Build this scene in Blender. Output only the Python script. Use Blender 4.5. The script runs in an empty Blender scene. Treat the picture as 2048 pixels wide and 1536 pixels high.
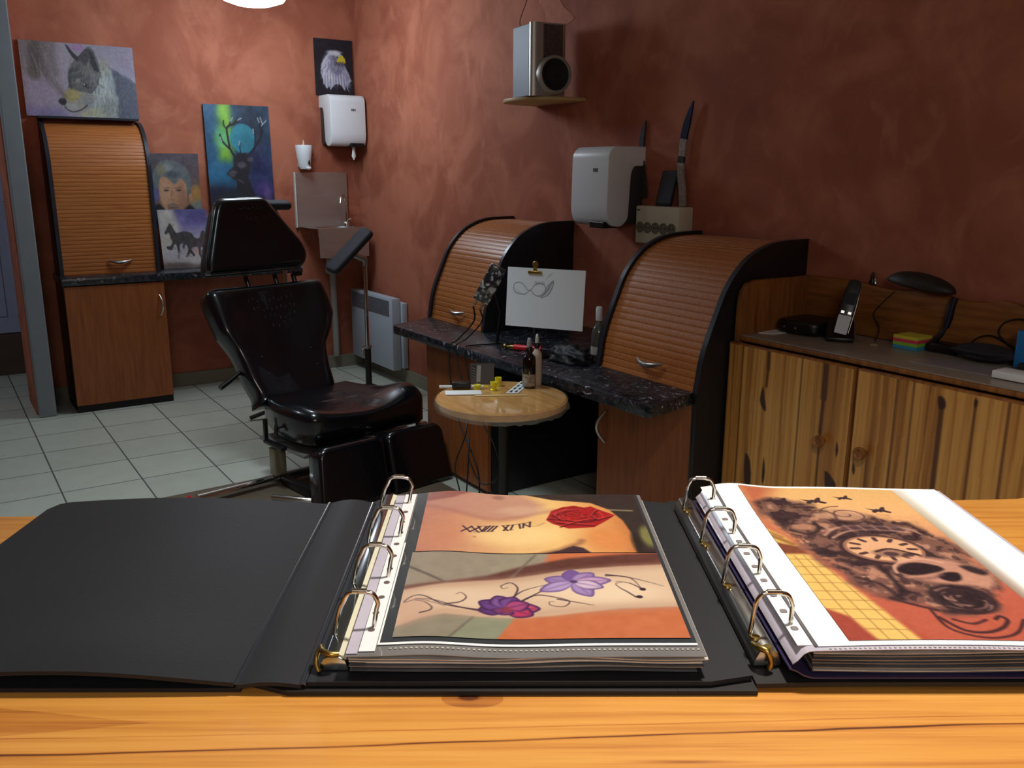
import bpy, bmesh, math, random
import numpy as np
from mathutils import Matrix, Vector

random.seed(7)
SC = bpy.context.scene
COL = SC.collection
PI = math.pi
I4 = Matrix.Identity(4)
T = 0.33                       # floor tile size
XR, YB, ZC = 2.207, 0.742, 2.52  # right wall, back wall, ceiling

# ------------------------------------------------------------------ objects
MW = {}
def tag(o, label=None, cat=None, group=None, kind=None):
    if label: o['label'] = label
    if cat: o['category'] = cat
    if group: o['group'] = group
    if kind: o['kind'] = kind
    return o
def thing(name, label, cat, loc=(0, 0, 0), rz=0.0, group=None):
    o = bpy.data.objects.new(name, None); COL.objects.link(o)
    o.empty_display_size = 0.05
    o.location = loc; o.rotation_euler = (0, 0, rz)
    MW[o] = Matrix.Translation(loc) @ Matrix.Rotation(rz, 4, 'Z')
    return tag(o, label, cat, group)
def finish(o, parent):
    COL.objects.link(o)
    if parent is not None:
        o.parent = parent; MW[o] = MW[parent]
    else:
        MW[o] = I4.copy()
    return o
def part(name, bm, mat, parent=None, smooth=None, label=None):
    """bm is modelled in world space; linked as ONE mesh object under parent"""
    bmesh.ops.recalc_face_normals(bm, faces=bm.faces[:])
    me = bpy.data.meshes.new(name)
    if parent is not None:
        bm.transform(MW[parent].inverted())
    bm.to_mesh(me); bm.free()
    me.materials.append(mat)
    if smooth is not None and len(me.polygons):
        me.polygons.foreach_set('use_smooth', [True] * len(me.polygons))
        if smooth < 180:
            me.set_sharp_from_angle(angle=math.radians(smooth))
    o = bpy.data.objects.new(name, me)
    finish(o, parent)
    if label: o['label'] = label
    return o
def lone(name, bm, mat, label, cat, smooth=None, group=None, origin=None):
    """a thing that is one mesh, its origin moved to its base"""
    xs = [v.co.copy() for v in bm.verts]
    if origin is None:
        origin = (sum(v.x for v in xs) / len(xs), sum(v.y for v in xs) / len(xs), min(v.z for v in xs))
    bm.transform(Matrix.Translation(Vector(origin)).inverted())
    o = part(name, bm, mat, None, smooth)
    o.location = origin; MW[o] = Matrix.Translation(origin)
    return tag(o, label, cat, group)
def struct(name, bm, mat, smooth=None, parent=None):
    o = part(name, bm, mat, parent, smooth)
    if parent is None: o['kind'] = 'structure'
    return o

# ------------------------------------------------------------------ shapes
def B(): return bmesh.new()
def box(bm, a, b, bev=0.0, M=None, seg=2):
    x0, y0, z0 = a; x1, y1, z1 = b
    co = [(x0, y0, z0), (x1, y0, z0), (x1, y1, z0), (x0, y1, z0), (x0, y0, z1), (x1, y0, z1), (x1, y1, z1), (x0, y1, z1)]
    t = bmesh.new()
    vs = [t.verts.new(c) for c in co]
    for f in ((0, 3, 2, 1), (4, 5, 6, 7), (0, 1, 5, 4), (1, 2, 6, 5), (2, 3, 7, 6), (3, 0, 4, 7)):
        t.faces.new([vs[i] for i in f])
    merge(bm, t, bev, M, seg)
def merge(bm, t, bev=0.0, M=None, seg=2):
    bmesh.ops.recalc_face_normals(t, faces=t.faces[:])
    if bev > 0:
        es = [e for e in t.edges if len(e.link_faces) == 2 and e.calc_face_angle(0) > 0.6]
        bmesh.ops.bevel(t, geom=es, offset=bev, segments=seg, profile=0.5, affect='EDGES', clamp_overlap=True)
    if M is not None: t.transform(M)
    mp = {v: bm.verts.new(v.co) for v in t.verts}
    for f in t.faces:
        try: bm.faces.new([mp[v] for v in f.verts])
        except ValueError: pass
    t.free()
AX = {'xy': lambda u, v, w: (u, v, w), 'xz': lambda u, v, w: (u, w, v), 'yz': lambda u, v, w: (w, u, v)}
def prism(bm, pts, h0, h1, plane='xy', bev=0.0, M=None, seg=2):
    f = AX[plane]; t = bmesh.new()
    a = [t.verts.new(f(u, v, h0)) for u, v in pts]
    b = [t.verts.new(f(u, v, h1)) for u, v in pts]
    n = len(pts)
    t.faces.new(a); t.faces.new(b[::-1])
    for i in range(n):
        t.faces.new((a[i], b[i], b[(i + 1) % n], a[(i + 1) % n]))
    merge(bm, t, bev, M, seg)
def frame_axes(d):
    d = d.normalized()
    u = Vector((0, 0, 1)) if abs(d.z) < 0.9 else Vector((1, 0, 0))
    x = d.cross(u).normalized(); return x, d.cross(x).normalized()
def tube(bm, pts, r, n=10, M=None, cap=True, closed=False):
    P = [Vector(p) for p in pts]
    R = r if isinstance(r, (list, tuple)) else [r] * len(P)
    t = bmesh.new(); rings = []; px = None
    for i, p in enumerate(P):
        if closed: d = P[(i + 1) % len(P)] - P[i - 1]
        else: d = P[min(i + 1, len(P) - 1)] - P[max(i - 1, 0)]
        if d.length < 1e-9: d = Vector((0, 0, 1))
        d.normalize()
        if px is None: x, y = frame_axes(d)
        else:
            x = px - d * px.dot(d)
            x = x.normalized() if x.length > 1e-6 else frame_axes(d)[0]
            y = d.cross(x)
        px = x
        rings.append([t.verts.new(p + (x * math.cos(2 * PI * k / n) + y * math.sin(2 * PI * k / n)) * R[i]) for k in range(n)])
    m = len(rings)
    for i in range(m if closed else m - 1):
        A, Bq = rings[i], rings[(i + 1) % m]
        for k in range(n):
            t.faces.new((A[k], A[(k + 1) % n], Bq[(k + 1) % n], Bq[k]))
    if cap and not closed:
        t.faces.new(rings[0][::-1]); t.faces.new(rings[-1])
    merge(bm, t, 0, M)
def lathe(bm, prof, c=(0, 0, 0), n=28, M=None, sx=1.0, sy=1.0, cap=True):
    t = bmesh.new(); rings = []
    for r, z in prof:
        if r < 1e-6: rings.append([t.verts.new((c[0], c[1], c[2] + z))])
        else: rings.append([t.verts.new((c[0] + sx * r * math.cos(2 * PI * k / n), c[1] + sy * r * math.sin(2 * PI * k / n), c[2] + z)) for k in range(n)])
    for A, Bq in zip(rings, rings[1:]):
        for k in range(n):
            q = [A[k % len(A)], A[(k + 1) % len(A)], Bq[(k + 1) % len(Bq)], Bq[k % len(Bq)]]
            u = []
            for v in q:
                if v not in u: u.append(v)
            if len(u) >= 3:
                try: t.faces.new(u)
                except ValueError: pass
    for R_ in (rings[0], rings[-1]):
        if cap and len(R_) > 2:
            try: t.faces.new(R_)
            except ValueError: pass
    merge(bm, t, 0, M)
def crom(pts, k=8, closed=False):
    P = [Vector(p) for p in pts]; n = len(P); out = []
    for i in range(n if closed else n - 1):
        g = (lambda j: P[j % n]) if closed else (lambda j: P[max(0, min(n - 1, j))])
        a, b, c, d = g(i - 1), g(i), g(i + 1), g(i + 2)
        for s in range(k):
            t = s / k
            out.append(0.5 * ((2 * b) + (c - a) * t + (2 * a - 5 * b + 4 * c - d) * t * t + (3 * b - a - 3 * c + d) * t ** 3))
    if not closed: out.append(P[-1])
    return out
def round_poly(pts, r, k=5):
    """round the corners of a 2D polygon"""
    out = []; n = len(pts)
    for i in range(n):
        p0, p, p1 = Vector(pts[i - 1]).to_2d(), Vector(pts[i]).to_2d(), Vector(pts[(i + 1) % n]).to_2d()
        rr = r[i] if isinstance(r, (list, tuple)) else r
        a = (p0 - p); b = (p1 - p)
        q = min(rr, a.length * .45, b.length * .45)
        A = p + a.normalized() * q; Cq = p + b.normalized() * q
        for s in range(k + 1):
            t = s / k
            w = A * (1 - t) ** 2 + p * 2 * t * (1 - t) + Cq * t * t
            out.append((w.x, w.y))
    return out
def resample(pts, n):
    P = [Vector(p).to_2d() for p in pts]; P.append(P[0]); L = [0]
    for a, b in zip(P, P[1:]): L.append(L[-1] + (b - a).length)
    out = []; j = 0
    for i in range(n):
        s = L[-1] * i / n
        while L[j + 1] < s: j += 1
        t = (s - L[j]) / max(1e-9, L[j + 1] - L[j])
        w = P[j].lerp(P[j + 1], t); out.append(w)
    return out
def cushion(bm, outline, z0, z1, r, h=None, M=None, n=72, back_r=0.012):
    """upholstered pad: outline in local xy, thickness z0..z1, rounded front edge of radius r, h(x,y) adds to the front"""
    P = resample(outline, n)
    area = sum(P[i].x * P[(i + 1) % n].y - P[(i + 1) % n].x * P[i].y for i in range(n))
    sg = 1 if area > 0 else -1
    N = []
    for i in range(n):
        d = P[(i + 2) % n] - P[i - 2]; d.normalize()
        N.append(Vector((-d.y, d.x)) * sg)      # inward
    cen = sum(P, Vector((0, 0))) / n
    t = bmesh.new(); rings = []
    def ring(inset, z, useh=0.0, sc=1.0):
        vs = []
        for p, q in zip(P, N):
            w = p + q * inset; w = cen + (w - cen) * sc
            zz = z + (h(w.x, w.y) * useh if h else 0)
            vs.append(t.verts.new((w.x, w.y, zz)))
        rings.append(vs)
    ring(back_r, z0); ring(0, z0 + back_r)
    ring(0, z0 + (z1 - r - z0) * .6, .3)
    for k in range(0, 7):
        a = k / 6 * PI / 2
        ring(r * (1 - math.cos(a)), z1 - r + r * math.sin(a), .5 + .5 * k / 6)
    for sc in (.92, .82, .7, .56, .42, .28, .14):
        ring(r, z1, 1, sc)
    for A, Bq in zip(rings, rings[1:]):
        for k in range(n):
            t.faces.new((A[k], A[(k + 1) % n], Bq[(k + 1) % n], Bq[k]))
    c = t.verts.new((cen.x, cen.y, z1 + (h(cen.x, cen.y) if h else 0)))
    for k in range(n): t.faces.new((rings[-1][k], rings[-1][(k + 1) % n], c))
    t.faces.new(rings[0][::-1])
    merge(bm, t, 0, M)
def gauss(x, y, cx, cy, sx, sy): return math.exp(-((x - cx) / sx) ** 2 - ((y - cy) / sy) ** 2)
def basis(o, x, y, z):
    return Matrix(((x[0], y[0], z[0], o[0]), (x[1], y[1], z[1], o[1]), (x[2], y[2], z[2], o[2]), (0, 0, 0, 1)))

# ------------------------------------------------------------------ materials
def lin(c):
    return tuple((x / 12.92 if x <= .04045 else ((x + .055) / 1.055) ** 2.4) for x in c)
def hexc(r, g, b): return lin((r / 255, g / 255, b / 255))
def newmat(name):
    m = bpy.data.materials.new(name); m.use_nodes = True
    nt = m.node_tree; bs = nt.nodes['Principled BSDF']
    return m, nt, bs
def N_(nt, kind, **kw):
    n = nt.nodes.new(kind)
    for k, v in kw.items():
        if k.startswith('i_'): n.inputs[k[2:].replace('_', ' ')].default_value = v
        else: setattr(n, k, v)
    return n
def mat(name, col, rough=.5, metal=0.0, var=0.0, vscale=8.0, bump=0.0, bscale=60.0, coat=0.0, spec=.5, trans=0.0, alpha=1.0, stretch=(1, 1, 1), sheen=0):
    m, nt, bs = newmat(name); L = nt.links
    bs.inputs['Roughness'].default_value = rough
    bs.inputs['Metallic'].default_value = metal
    bs.inputs['Coat Weight'].default_value = coat
    bs.inputs['Specular IOR Level'].default_value = spec
    bs.inputs['Transmission Weight'].default_value = trans
    bs.inputs['Alpha'].default_value = alpha
    tc = N_(nt, 'ShaderNodeTexCoord'); mp = N_(nt, 'ShaderNodeMapping')
    mp.inputs['Scale'].default_value = stretch
    L.new(tc.outputs['Object'], mp.inputs['Vector'])
    ns = N_(nt, 'ShaderNodeTexNoise'); ns.inputs['Scale'].default_value = vscale; ns.inputs['Detail'].default_value = 4
    L.new(mp.outputs[0], ns.inputs['Vector'])
    rp = N_(nt, 'ShaderNodeValToRGB')
    c = col
    rp.color_ramp.elements[0].position = .3; rp.color_ramp.elements[1].position = .7
    rp.color_ramp.elements[0].color = tuple(max(0, x * (1 - var)) for x in c) + (1,)
    rp.color_ramp.elements[1].color = tuple(min(1, x * (1 + var)) for x in c) + (1,)
    L.new(ns.outputs['Fac'], rp.inputs['Fac']); L.new(rp.outputs[0], bs.inputs['Base Color'])
    if bump > 0:
        n2 = N_(nt, 'ShaderNodeTexNoise'); n2.inputs['Scale'].default_value = bscale; n2.inputs['Detail'].default_value = 3
        L.new(mp.outputs[0], n2.inputs['Vector'])
        bp = N_(nt, 'ShaderNodeBump'); bp.inputs['Strength'].default_value = bump; bp.inputs['Distance'].default_value = .002
        L.new(n2.outputs['Fac'], bp.inputs['Height']); L.new(bp.outputs[0], bs.inputs['Normal'])
    return m
def ramp_mat(name, stops, scale, stretch=(1, 1, 1), rough=.5, detail=6.0, dist=0.0, bump=0.0, coat=0.0, spec=.5, rot=(0, 0, 0), extra=None):
    """noise through a multi-stop colour ramp"""
    m, nt, bs = newmat(name); L = nt.links
    bs.inputs['Roughness'].default_value = rough; bs.inputs['Coat Weight'].default_value = coat
    bs.inputs['Specular IOR Level'].default_value = spec
    tc = N_(nt, 'ShaderNodeTexCoord'); mp = N_(nt, 'ShaderNodeMapping')
    mp.inputs['Scale'].default_value = stretch; mp.inputs['Rotation'].default_value = rot
    L.new(tc.outputs['Object'], mp.inputs['Vector'])
    ns = N_(nt, 'ShaderNodeTexNoise'); ns.inputs['Scale'].default_value = scale; ns.inputs['Detail'].default_value = detail
    ns.inputs['Distortion'].default_value = dist; ns.inputs['Roughness'].default_value = .6
    L.new(mp.outputs[0], ns.inputs['Vector'])
    rp = N_(nt, 'ShaderNodeValToRGB'); cr = rp.color_ramp
    while len(cr.elements) < len(stops): cr.elements.new(.5)
    for e, (p, c) in zip(cr.elements, stops): e.position = p; e.color = tuple(c) + (1,)
    L.new(ns.outputs['Fac'], rp.inputs['Fac']); L.new(rp.outputs[0], bs.inputs['Base Color'])
    if bump > 0:
        bp = N_(nt, 'ShaderNodeBump'); bp.inputs['Strength'].default_value = bump; bp.inputs['Distance'].default_value = .002
        L.new(ns.outputs['Fac'], bp.inputs['Height']); L.new(bp.outputs[0], bs.inputs['Normal'])
    return m
def paint_mat(name, rough=.6, coat=0.0, spec=.5):
    m, nt, bs = newmat(name)
    a = N_(nt, 'ShaderNodeVertexColor'); a.layer_name = 'paint'
    nt.links.new(a.outputs['Color'], bs.inputs['Base Color'])
    bs.inputs['Roughness'].default_value = rough; bs.inputs['Coat Weight'].default_value = coat
    bs.inputs['Specular IOR Level'].default_value = spec
    return m
def emit_mat(name, col, s):
    m, nt, bs = newmat(name)
    bs.inputs['Base Color'].default_value = tuple(col) + (1,)
    bs.inputs['Emission Color'].default_value = tuple(col) + (1,)
    bs.inputs['Emission Strength'].default_value = s
    return m

# ------------------------------------------------------------------ painter (colour-attribute pictures)
def vnoise(h, w, sx, sy, seed):
    r = np.random.RandomState(seed)
    ny, nx = int(sy) + 2, int(sx) + 2
    g = r.rand(ny + 1, nx + 1)
    y = np.linspace(0, sy, h); x = np.linspace(0, sx, w)
    yi = y.astype(int); xi = x.astype(int); fy = (y - yi); fx = (x - xi)
    fy = (fy * fy * (3 - 2 * fy))[:, None]; fx = (fx * fx * (3 - 2 * fx))[None]
    a = g[yi][:, xi]; b = g[yi][:, xi + 1]; c = g[yi + 1][:, xi]; d = g[yi + 1][:, xi + 1]
    return a * (1 - fy) * (1 - fx) + b * (1 - fy) * fx + c * fy * (1 - fx) + d * fy * fx
def fbm(h, w, sx, sy, seed, o=4):
    s = 0; a = 1; t = 0
    for k in range(o):
        s = s + a * vnoise(h, w, sx * 2 ** k, sy * 2 ** k, seed + k); t += a; a *= .5
    return s / t
def sst(x): x = np.clip(x, 0, 1); return x * x * (3 - 2 * x)
class Cv:
    """u to the right 0..asp, v down 0..1; colours are sRGB 0..255"""
    def __init__(s, w, h, col, asp=None):
        s.w, s.h = w, h; s.asp = asp or w / h
        s.a = np.zeros((h, w, 3)) + np.array(col) / 255.
        s.X, s.Y = np.meshgrid(np.linspace(0, 1, w), np.linspace(0, 1, h))
        s.XX = s.X * s.asp
    def put(s, m, col, al=1.0):
        c = np.array(col) / 255. if not isinstance(col, np.ndarray) else col
        m = (m * al)[..., None]; s.a = s.a * (1 - m) + c * m
    def gradv(s, stops):
        for k in range(3): s.a[..., k] = np.interp(s.Y, [p for p, _ in stops], [c[k] / 255. for _, c in stops])
    def gradh(s, stops, al=1.0):
        g = np.stack([np.interp(s.X, [p for p, _ in stops], [c[k] / 255. for _, c in stops]) for k in range(3)], -1)
        s.a = s.a * (1 - al) + g * al
    def blob(s, x, y, rx, ry, col, soft=.3, al=1.0, rot=0):
        dx = (s.X - x) * s.asp; dy = s.Y - y
        c, q = math.cos(rot), math.sin(rot)
        a = (dx * c + dy * q) / (rx * s.asp); b = (-dx * q + dy * c) / ry
        d = np.sqrt(a * a + b * b)
        s.put(sst((1 + soft / 2 - d) / max(soft, 1e-3)), col, al)
    def sdf(s, pts):
        P = [(p[0] * s.asp, p[1]) for p in pts]; n = len(P)
        d = np.full(s.X.shape, 1e9); ins = np.zeros(s.X.shape, bool)
        for i in range(n):
            x0, y0 = P[i]; x1, y1 = P[(i + 1) % n]
            ex, ey = x1 - x0, y1 - y0; wx, wy = s.XX - x0, s.Y - y0
            t = np.clip((wx * ex + wy * ey) / (ex * ex + ey * ey + 1e-12), 0, 1)
            d = np.minimum(d, (wx - ex * t) ** 2 + (wy - ey * t) ** 2)
            c = ((y0 <= s.Y) != (y1 <= s.Y)) & (s.XX < (x1 - x0) * (s.Y - y0) / (y1 - y0 + 1e-12) + x0)
            ins ^= c
        return np.sqrt(d) * np.where(ins, -1, 1)
    def poly(s, pts, col, soft=.01, al=1.0, smooth=0, noise=0, seed=1, ns=14):
        if smooth: pts = [(p.x, p.y) for p in crom([(a, b, 0) for a, b in pts], smooth, True)]
        d = s.sdf(pts)
        if noise: d = d + (fbm(s.h, s.w, ns * s.asp, ns, seed) - .5) * noise
        s.put(sst(.5 - d / soft), col, al)
    def line(s, pts, w, col, al=1.0, soft=None, smooth=0, taper=False):
        if smooth: pts = [(p.x, p.y) for p in crom([(a, b, 0) for a, b in pts], smooth)]
        soft = soft or max(w * .6, 1.2 / s.h)
        P = [(p[0] * s.asp, p[1]) for p in pts]
        m = np.zeros(s.X.shape); n = len(P) - 1
        for i in range(n):
            x0, y0 = P[i]; x1, y1 = P[i + 1]
            ww = w * (1 - .8 * i / n) if taper else w
            ex, ey = x1 - x0, y1 - y0; wx, wy = s.XX - x0, s.Y - y0
            t = np.clip((wx * ex + wy * ey) / (ex * ex + ey * ey + 1e-12), 0, 1)
            d = np.sqrt((wx - ex * t) ** 2 + (wy - ey * t) ** 2)
            m = np.maximum(m, sst(.5 - (d - ww / 2) / soft))
        s.put(m, col, al)
    def noise(s, amp, sx, sy, seed, mask=None):
        n = (fbm(s.h, s.w, sx, sy, seed) - .5) * 2 * amp
        if mask is not None: n = n * mask
        s.a = np.clip(s.a + n[..., None], 0, 1)
    def tint(s, col, amt, sx, sy, seed, lo=.5):
        n = sst((fbm(s.h, s.w, sx, sy, seed) - lo) * 4); s.put(n, col, amt)
def fur(cv, pts, n, ln, ang, cols, w, al, seed):
    """short brush strokes inside a polygon"""
    r = random.Random(seed); d = cv.sdf(pts); k = 0
    xs = [p[0] for p in pts]; ys = [p[1] for p in pts]
    while k < n:
        x, y = r.uniform(min(xs), max(xs)), r.uniform(min(ys), max(ys))
        i, j = int(np.clip(y, 0, 1) * (cv.h - 1)), int(np.clip(x, 0, 1) * (cv.w - 1))
        if d[i, j] > -.005: n -= 0; k += .25; continue
        a = (ang(x, y) if callable(ang) else ang) + r.uniform(-.35, .35); L_ = ln * r.uniform(.6, 1.4)
        x0, x1 = j - int(40 * ln * 4) - 8, j + int(40 * ln * 4) + 8
        cv.line([(x, y), (x + L_ * math.cos(a) / cv.asp, y + L_ * math.sin(a))], w, r.choice(cols), al, w * 1.2); k += 1
def picture(name, cv, f, m, parent, gain=1.0, label=None):
    """grid mesh carrying the painted colours; f(u,v) -> world point (u right, v down)"""
    h, w = cv.h, cv.w
    us = np.linspace(0, 1, w); vs = np.linspace(0, 1, h)
    co = np.array([f(u, v) for v in vs for u in us], dtype=np.float64)
    Mi = np.array(MW[parent].inverted())
    co = co @ Mi[:3, :3].T + Mi[:3, 3]
    idx = np.arange(h * w).reshape(h, w)
    q = np.stack([idx[1:, :-1], idx[1:, 1:], idx[:-1, 1:], idx[:-1, :-1]], -1).reshape(-1, 4)
    me = bpy.data.meshes.new(name)
    me.vertices.add(h * w); me.vertices.foreach_set('co', co.ravel())
    nq = len(q); me.loops.add(nq * 4); me.loops.foreach_set('vertex_index', q.ravel())
    me.polygons.add(nq); me.polygons.foreach_set('loop_start', np.arange(0, nq * 4, 4))
    me.update(calc_edges=True)
    me.polygons.foreach_set('use_smooth', [True] * nq)
    c = np.clip(cv.a.reshape(-1, 3), 0, 1)
    c = np.where(c <= .04045, c / 12.92, ((c + .055) / 1.055) ** 2.4) * gain
    at = me.color_attributes.new('paint', 'FLOAT_COLOR', 'POINT')
    at.data.foreach_set('color', np.concatenate([np.clip(c, 0, 1), np.ones((len(c), 1))], 1).ravel())
    me.materials.append(m)
    o = bpy.data.objects.new(name, me); finish(o, parent)
    if label: o['label'] = label
    return o
# ------------------------------------------------------------------ camera
cam_d = bpy.data.cameras.new('camera'); cam = bpy.data.objects.new('camera', cam_d); COL.objects.link(cam)
CAM = (-0.358738, -5.060438, 1.364087)
Rr = (0.833078, -0.553138, 0.004407); Rd = (-0.126555, -0.198348, -0.971927); Rf = (0.538484, 0.809133, -0.235242)
cam.matrix_world = basis(CAM, Rr, tuple(-x for x in Rd), tuple(-x for x in Rf))
cam_d.sensor_width = 36; cam_d.lens = 1750 / 2048 * 36; cam_d.clip_start = .02
SC.camera = cam
SC.view_settings.view_transform = 'Standard'
SC.view_settings.look = 'None'
SC.view_settings.exposure = 0.0

# ------------------------------------------------------------------ palette
def wall_material():
    m, nt, bs = newmat('terracotta_plaster'); L = nt.links
    tc = N_(nt, 'ShaderNodeTexCoord')
    def noise(s, d, dist=0.0, scale=(1, 1, 1)):
        mp = N_(nt, 'ShaderNodeMapping'); mp.inputs['Scale'].default_value = scale
        L.new(tc.outputs['Object'], mp.inputs['Vector'])
        n = N_(nt, 'ShaderNodeTexNoise'); n.inputs['Scale'].default_value = s; n.inputs['Detail'].default_value = d
        n.inputs['Distortion'].default_value = dist; n.inputs['Roughness'].default_value = .55
        L.new(mp.outputs[0], n.inputs['Vector']); return n
    def ramp(n, a, b):
        r = N_(nt, 'ShaderNodeMapRange'); r.inputs['From Min'].default_value = a; r.inputs['From Max'].default_value = b
        r.interpolation_type = 'SMOOTHSTEP'
        L.new(n.outputs['Fac'], r.inputs['Value']); return r
    base = N_(nt, 'ShaderNodeMix', data_type='RGBA')
    base.inputs[6].default_value = lin((.60, .335, .248)) + (1,)
    base.inputs[7].default_value = lin((.70, .425, .325)) + (1,)
    L.new(ramp(noise(2.2, 5, 1.2), .35, .65).outputs[0], base.inputs[0])
    m2 = N_(nt, 'ShaderNodeMix', data_type='RGBA'); m2.inputs[7].default_value = lin((.77, .50, .40)) + (1,)
    r2 = ramp(noise(4.5, 6, 2.0, (1, 1, .7)), .5, .72)
    s2 = N_(nt, 'ShaderNodeMath', operation='MULTIPLY'); s2.inputs[1].default_value = .34
    L.new(r2.outputs[0], s2.inputs[0]); L.new(s2.outputs[0], m2.inputs[0]); L.new(base.outputs[2], m2.inputs[6])
    m3 = N_(nt, 'ShaderNodeMix', data_type='RGBA'); m3.inputs[7].default_value = lin((.50, .265, .19)) + (1,)
    r3 = ramp(noise(1.4, 4, .8), .55, .8)
    s3 = N_(nt, 'ShaderNodeMath', operation='MULTIPLY'); s3.inputs[1].default_value = .6
    L.new(r3.outputs[0], s3.inputs[0]); L.new(s3.outputs[0], m3.inputs[0]); L.new(m2.outputs[2], m3.inputs[6])
    L.new(m3.outputs[2], bs.inputs['Base Color'])
    bs.inputs['Roughness'].default_value = .75; bs.inputs['Specular IOR Level'].default_value = .25
    bp = N_(nt, 'ShaderNodeBump'); bp.inputs['Strength'].default_value = .25; bp.inputs['Distance'].default_value = .004
    L.new(noise(35, 5).outputs['Fac'], bp.inputs['Height']); L.new(bp.outputs[0], bs.inputs['Normal'])
    return m
def floor_material():
    m, nt, bs = newmat('floor_tiles'); L = nt.links
    tc = N_(nt, 'ShaderNodeTexCoord'); sp = N_(nt, 'ShaderNodeSeparateXYZ'); L.new(tc.outputs['Object'], sp.inputs[0])
    def M(op, a, b=None):
        n = N_(nt, 'ShaderNodeMath', operation=op)
        for i, v in enumerate((a, b)):
            if v is None: continue
            if isinstance(v, (int, float)): n.inputs[i].default_value = v
            else: L.new(v, n.inputs[i])
        return n.outputs[0]
    ds = []; ids = []
    for ax in ('X', 'Y'):
        t = M('DIVIDE', sp.outputs[ax], T); r = M('SUBTRACT', t, M('ROUND', t))
        ds.append(M('ABSOLUTE', r)); ids.append(M('FLOOR', t))
    d = M('MULTIPLY', M('MINIMUM', ds[0], ds[1]), T)
    g = N_(nt, 'ShaderNodeMapRange', interpolation_type='SMOOTHSTEP'); L.new(d, g.inputs['Value'])
    g.inputs['From Min'].default_value = .0022; g.inputs['From Max'].default_value = .0045
    cb = N_(nt, 'ShaderNodeCombineXYZ'); L.new(ids[0], cb.inputs[0]); L.new(ids[1], cb.inputs[1])
    wn = N_(nt, 'ShaderNodeTexWhiteNoise', noise_dimensions='2D'); L.new(cb.outputs[0], wn.inputs['Vector'])
    ns = N_(nt, 'ShaderNodeTexNoise'); ns.inputs['Scale'].default_value = 9; ns.inputs['Detail'].default_value = 5
    L.new(tc.outputs['Object'], ns.inputs['Vector'])
    v = M('ADD', M('MULTIPLY', wn.outputs[0], .25), M('MULTIPLY', ns.outputs['Fac'], .6))
    c = N_(nt, 'ShaderNodeMix', data_type='RGBA'); L.new(v, c.inputs[0])
    c.inputs[6].default_value = lin((.66, .675, .62)) + (1,); c.inputs[7].default_value = lin((.78, .80, .745)) + (1,)
    q = N_(nt, 'ShaderNodeMix', data_type='RGBA'); L.new(g.outputs[0], q.inputs[0])
    q.inputs[6].default_value = lin((.30, .31, .30)) + (1,); L.new(c.outputs[2], q.inputs[7])
    L.new(q.outputs[2], bs.inputs['Base Color'])
    rr = N_(nt, 'ShaderNodeMapRange'); L.new(g.outputs[0], rr.inputs['Value'])
    rr.inputs['To Min'].default_value = .8; rr.inputs['To Max'].default_value = .38; L.new(rr.outputs[0], bs.inputs['Roughness'])
    bp = N_(nt, 'ShaderNodeBump'); bp.inputs['Strength'].default_value = .5; bp.inputs['Distance'].default_value = .002
    L.new(g.outputs[0], bp.inputs['Height']); L.new(bp.outputs[0], bs.inputs['Normal'])
    return m
WALL = wall_material(); FLOOR = floor_material()
CEIL = mat('ceiling_paint', hexc(190, 185, 178), .9, var=.03)
SKIRT = mat('skirting_tile', hexc(128, 124, 106), .5, var=.08)
JAMB = mat('grey_frame_paint', hexc(128, 136, 142), .6, var=.05)
BLACKP = mat('black_laminate', hexc(24, 24, 28), .38, var=.1)
BLACKE = mat('black_edging', hexc(40, 44, 54), .3, var=.1)
SHUT = ramp_mat('cherry_slats', [(.3, hexc(150, 84, 34)), (.5, hexc(176, 102, 44)), (.7, hexc(190, 116, 54))], 6, (2, 2, 26), .36, spec=.5)
SHUTL = ramp_mat('cherry_slats_long', [(.3, hexc(158, 92, 42)), (.5, hexc(178, 108, 54)), (.7, hexc(188, 120, 64))], 6, (1, 20, 20), .38)
CHERRY = ramp_mat('cherry_door', [(.25, hexc(124, 66, 30)), (.5, hexc(148, 82, 38)), (.75, hexc(164, 94, 46))], 7, (9, 9, .7), .42)
STONE = ramp_mat('dark_speckled_laminate', [(.38, hexc(11, 16, 23)), (.46, hexc(22, 27, 34)), (.52, hexc(54, 57, 64)), (.55, hexc(30, 32, 38)), (.62, hexc(68, 68, 72)), (.68, hexc(170, 174, 184))], 24, (1, 1, 1), .28, detail=10, dist=2.2)
METAL = mat('brushed_steel', hexc(190, 190, 188), .28, 1.0, var=.04)
CHROME = mat('chrome', hexc(215, 215, 215), .12, 1.0)
NICKEL = mat('ring_nickel', hexc(206, 200, 188), .16, 1.0)
SINKM = mat('sink_steel', hexc(186, 176, 170), .42, .85, var=.06, vscale=4, stretch=(1, 1, 6))
WHITE = mat('white_plastic', hexc(222, 226, 230), .4, var=.02)
WHITEM = mat('white_matt', hexc(225, 228, 228), .7, var=.02)
CREAM = mat('cream_plastic', hexc(205, 200, 176), .5, var=.04)
GREYD = mat('dark_grey_plastic', hexc(58, 56, 60), .5, var=.06)
BLK = mat('black_plastic', hexc(16, 16, 18), .35, var=.1)
BLKM = mat('black_matt', hexc(14, 14, 16), .7, var=.1)
RUBBER = mat('black_foam', hexc(34, 36, 42), .75, var=.15, bump=.3, bscale=250)
LEATHER = mat('black_vinyl', hexc(9, 12, 17), .24, var=.15, bump=.10, bscale=220, coat=.45)
CABLE = mat('black_cable', hexc(12, 12, 13), .5)
BRASS = mat('brass', hexc(176, 150, 84), .35, 1.0, var=.08)
RED = mat('red_plastic', hexc(214, 34, 40), .35)
YEL = mat('yellow_plastic', hexc(232, 222, 30), .4)
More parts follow.
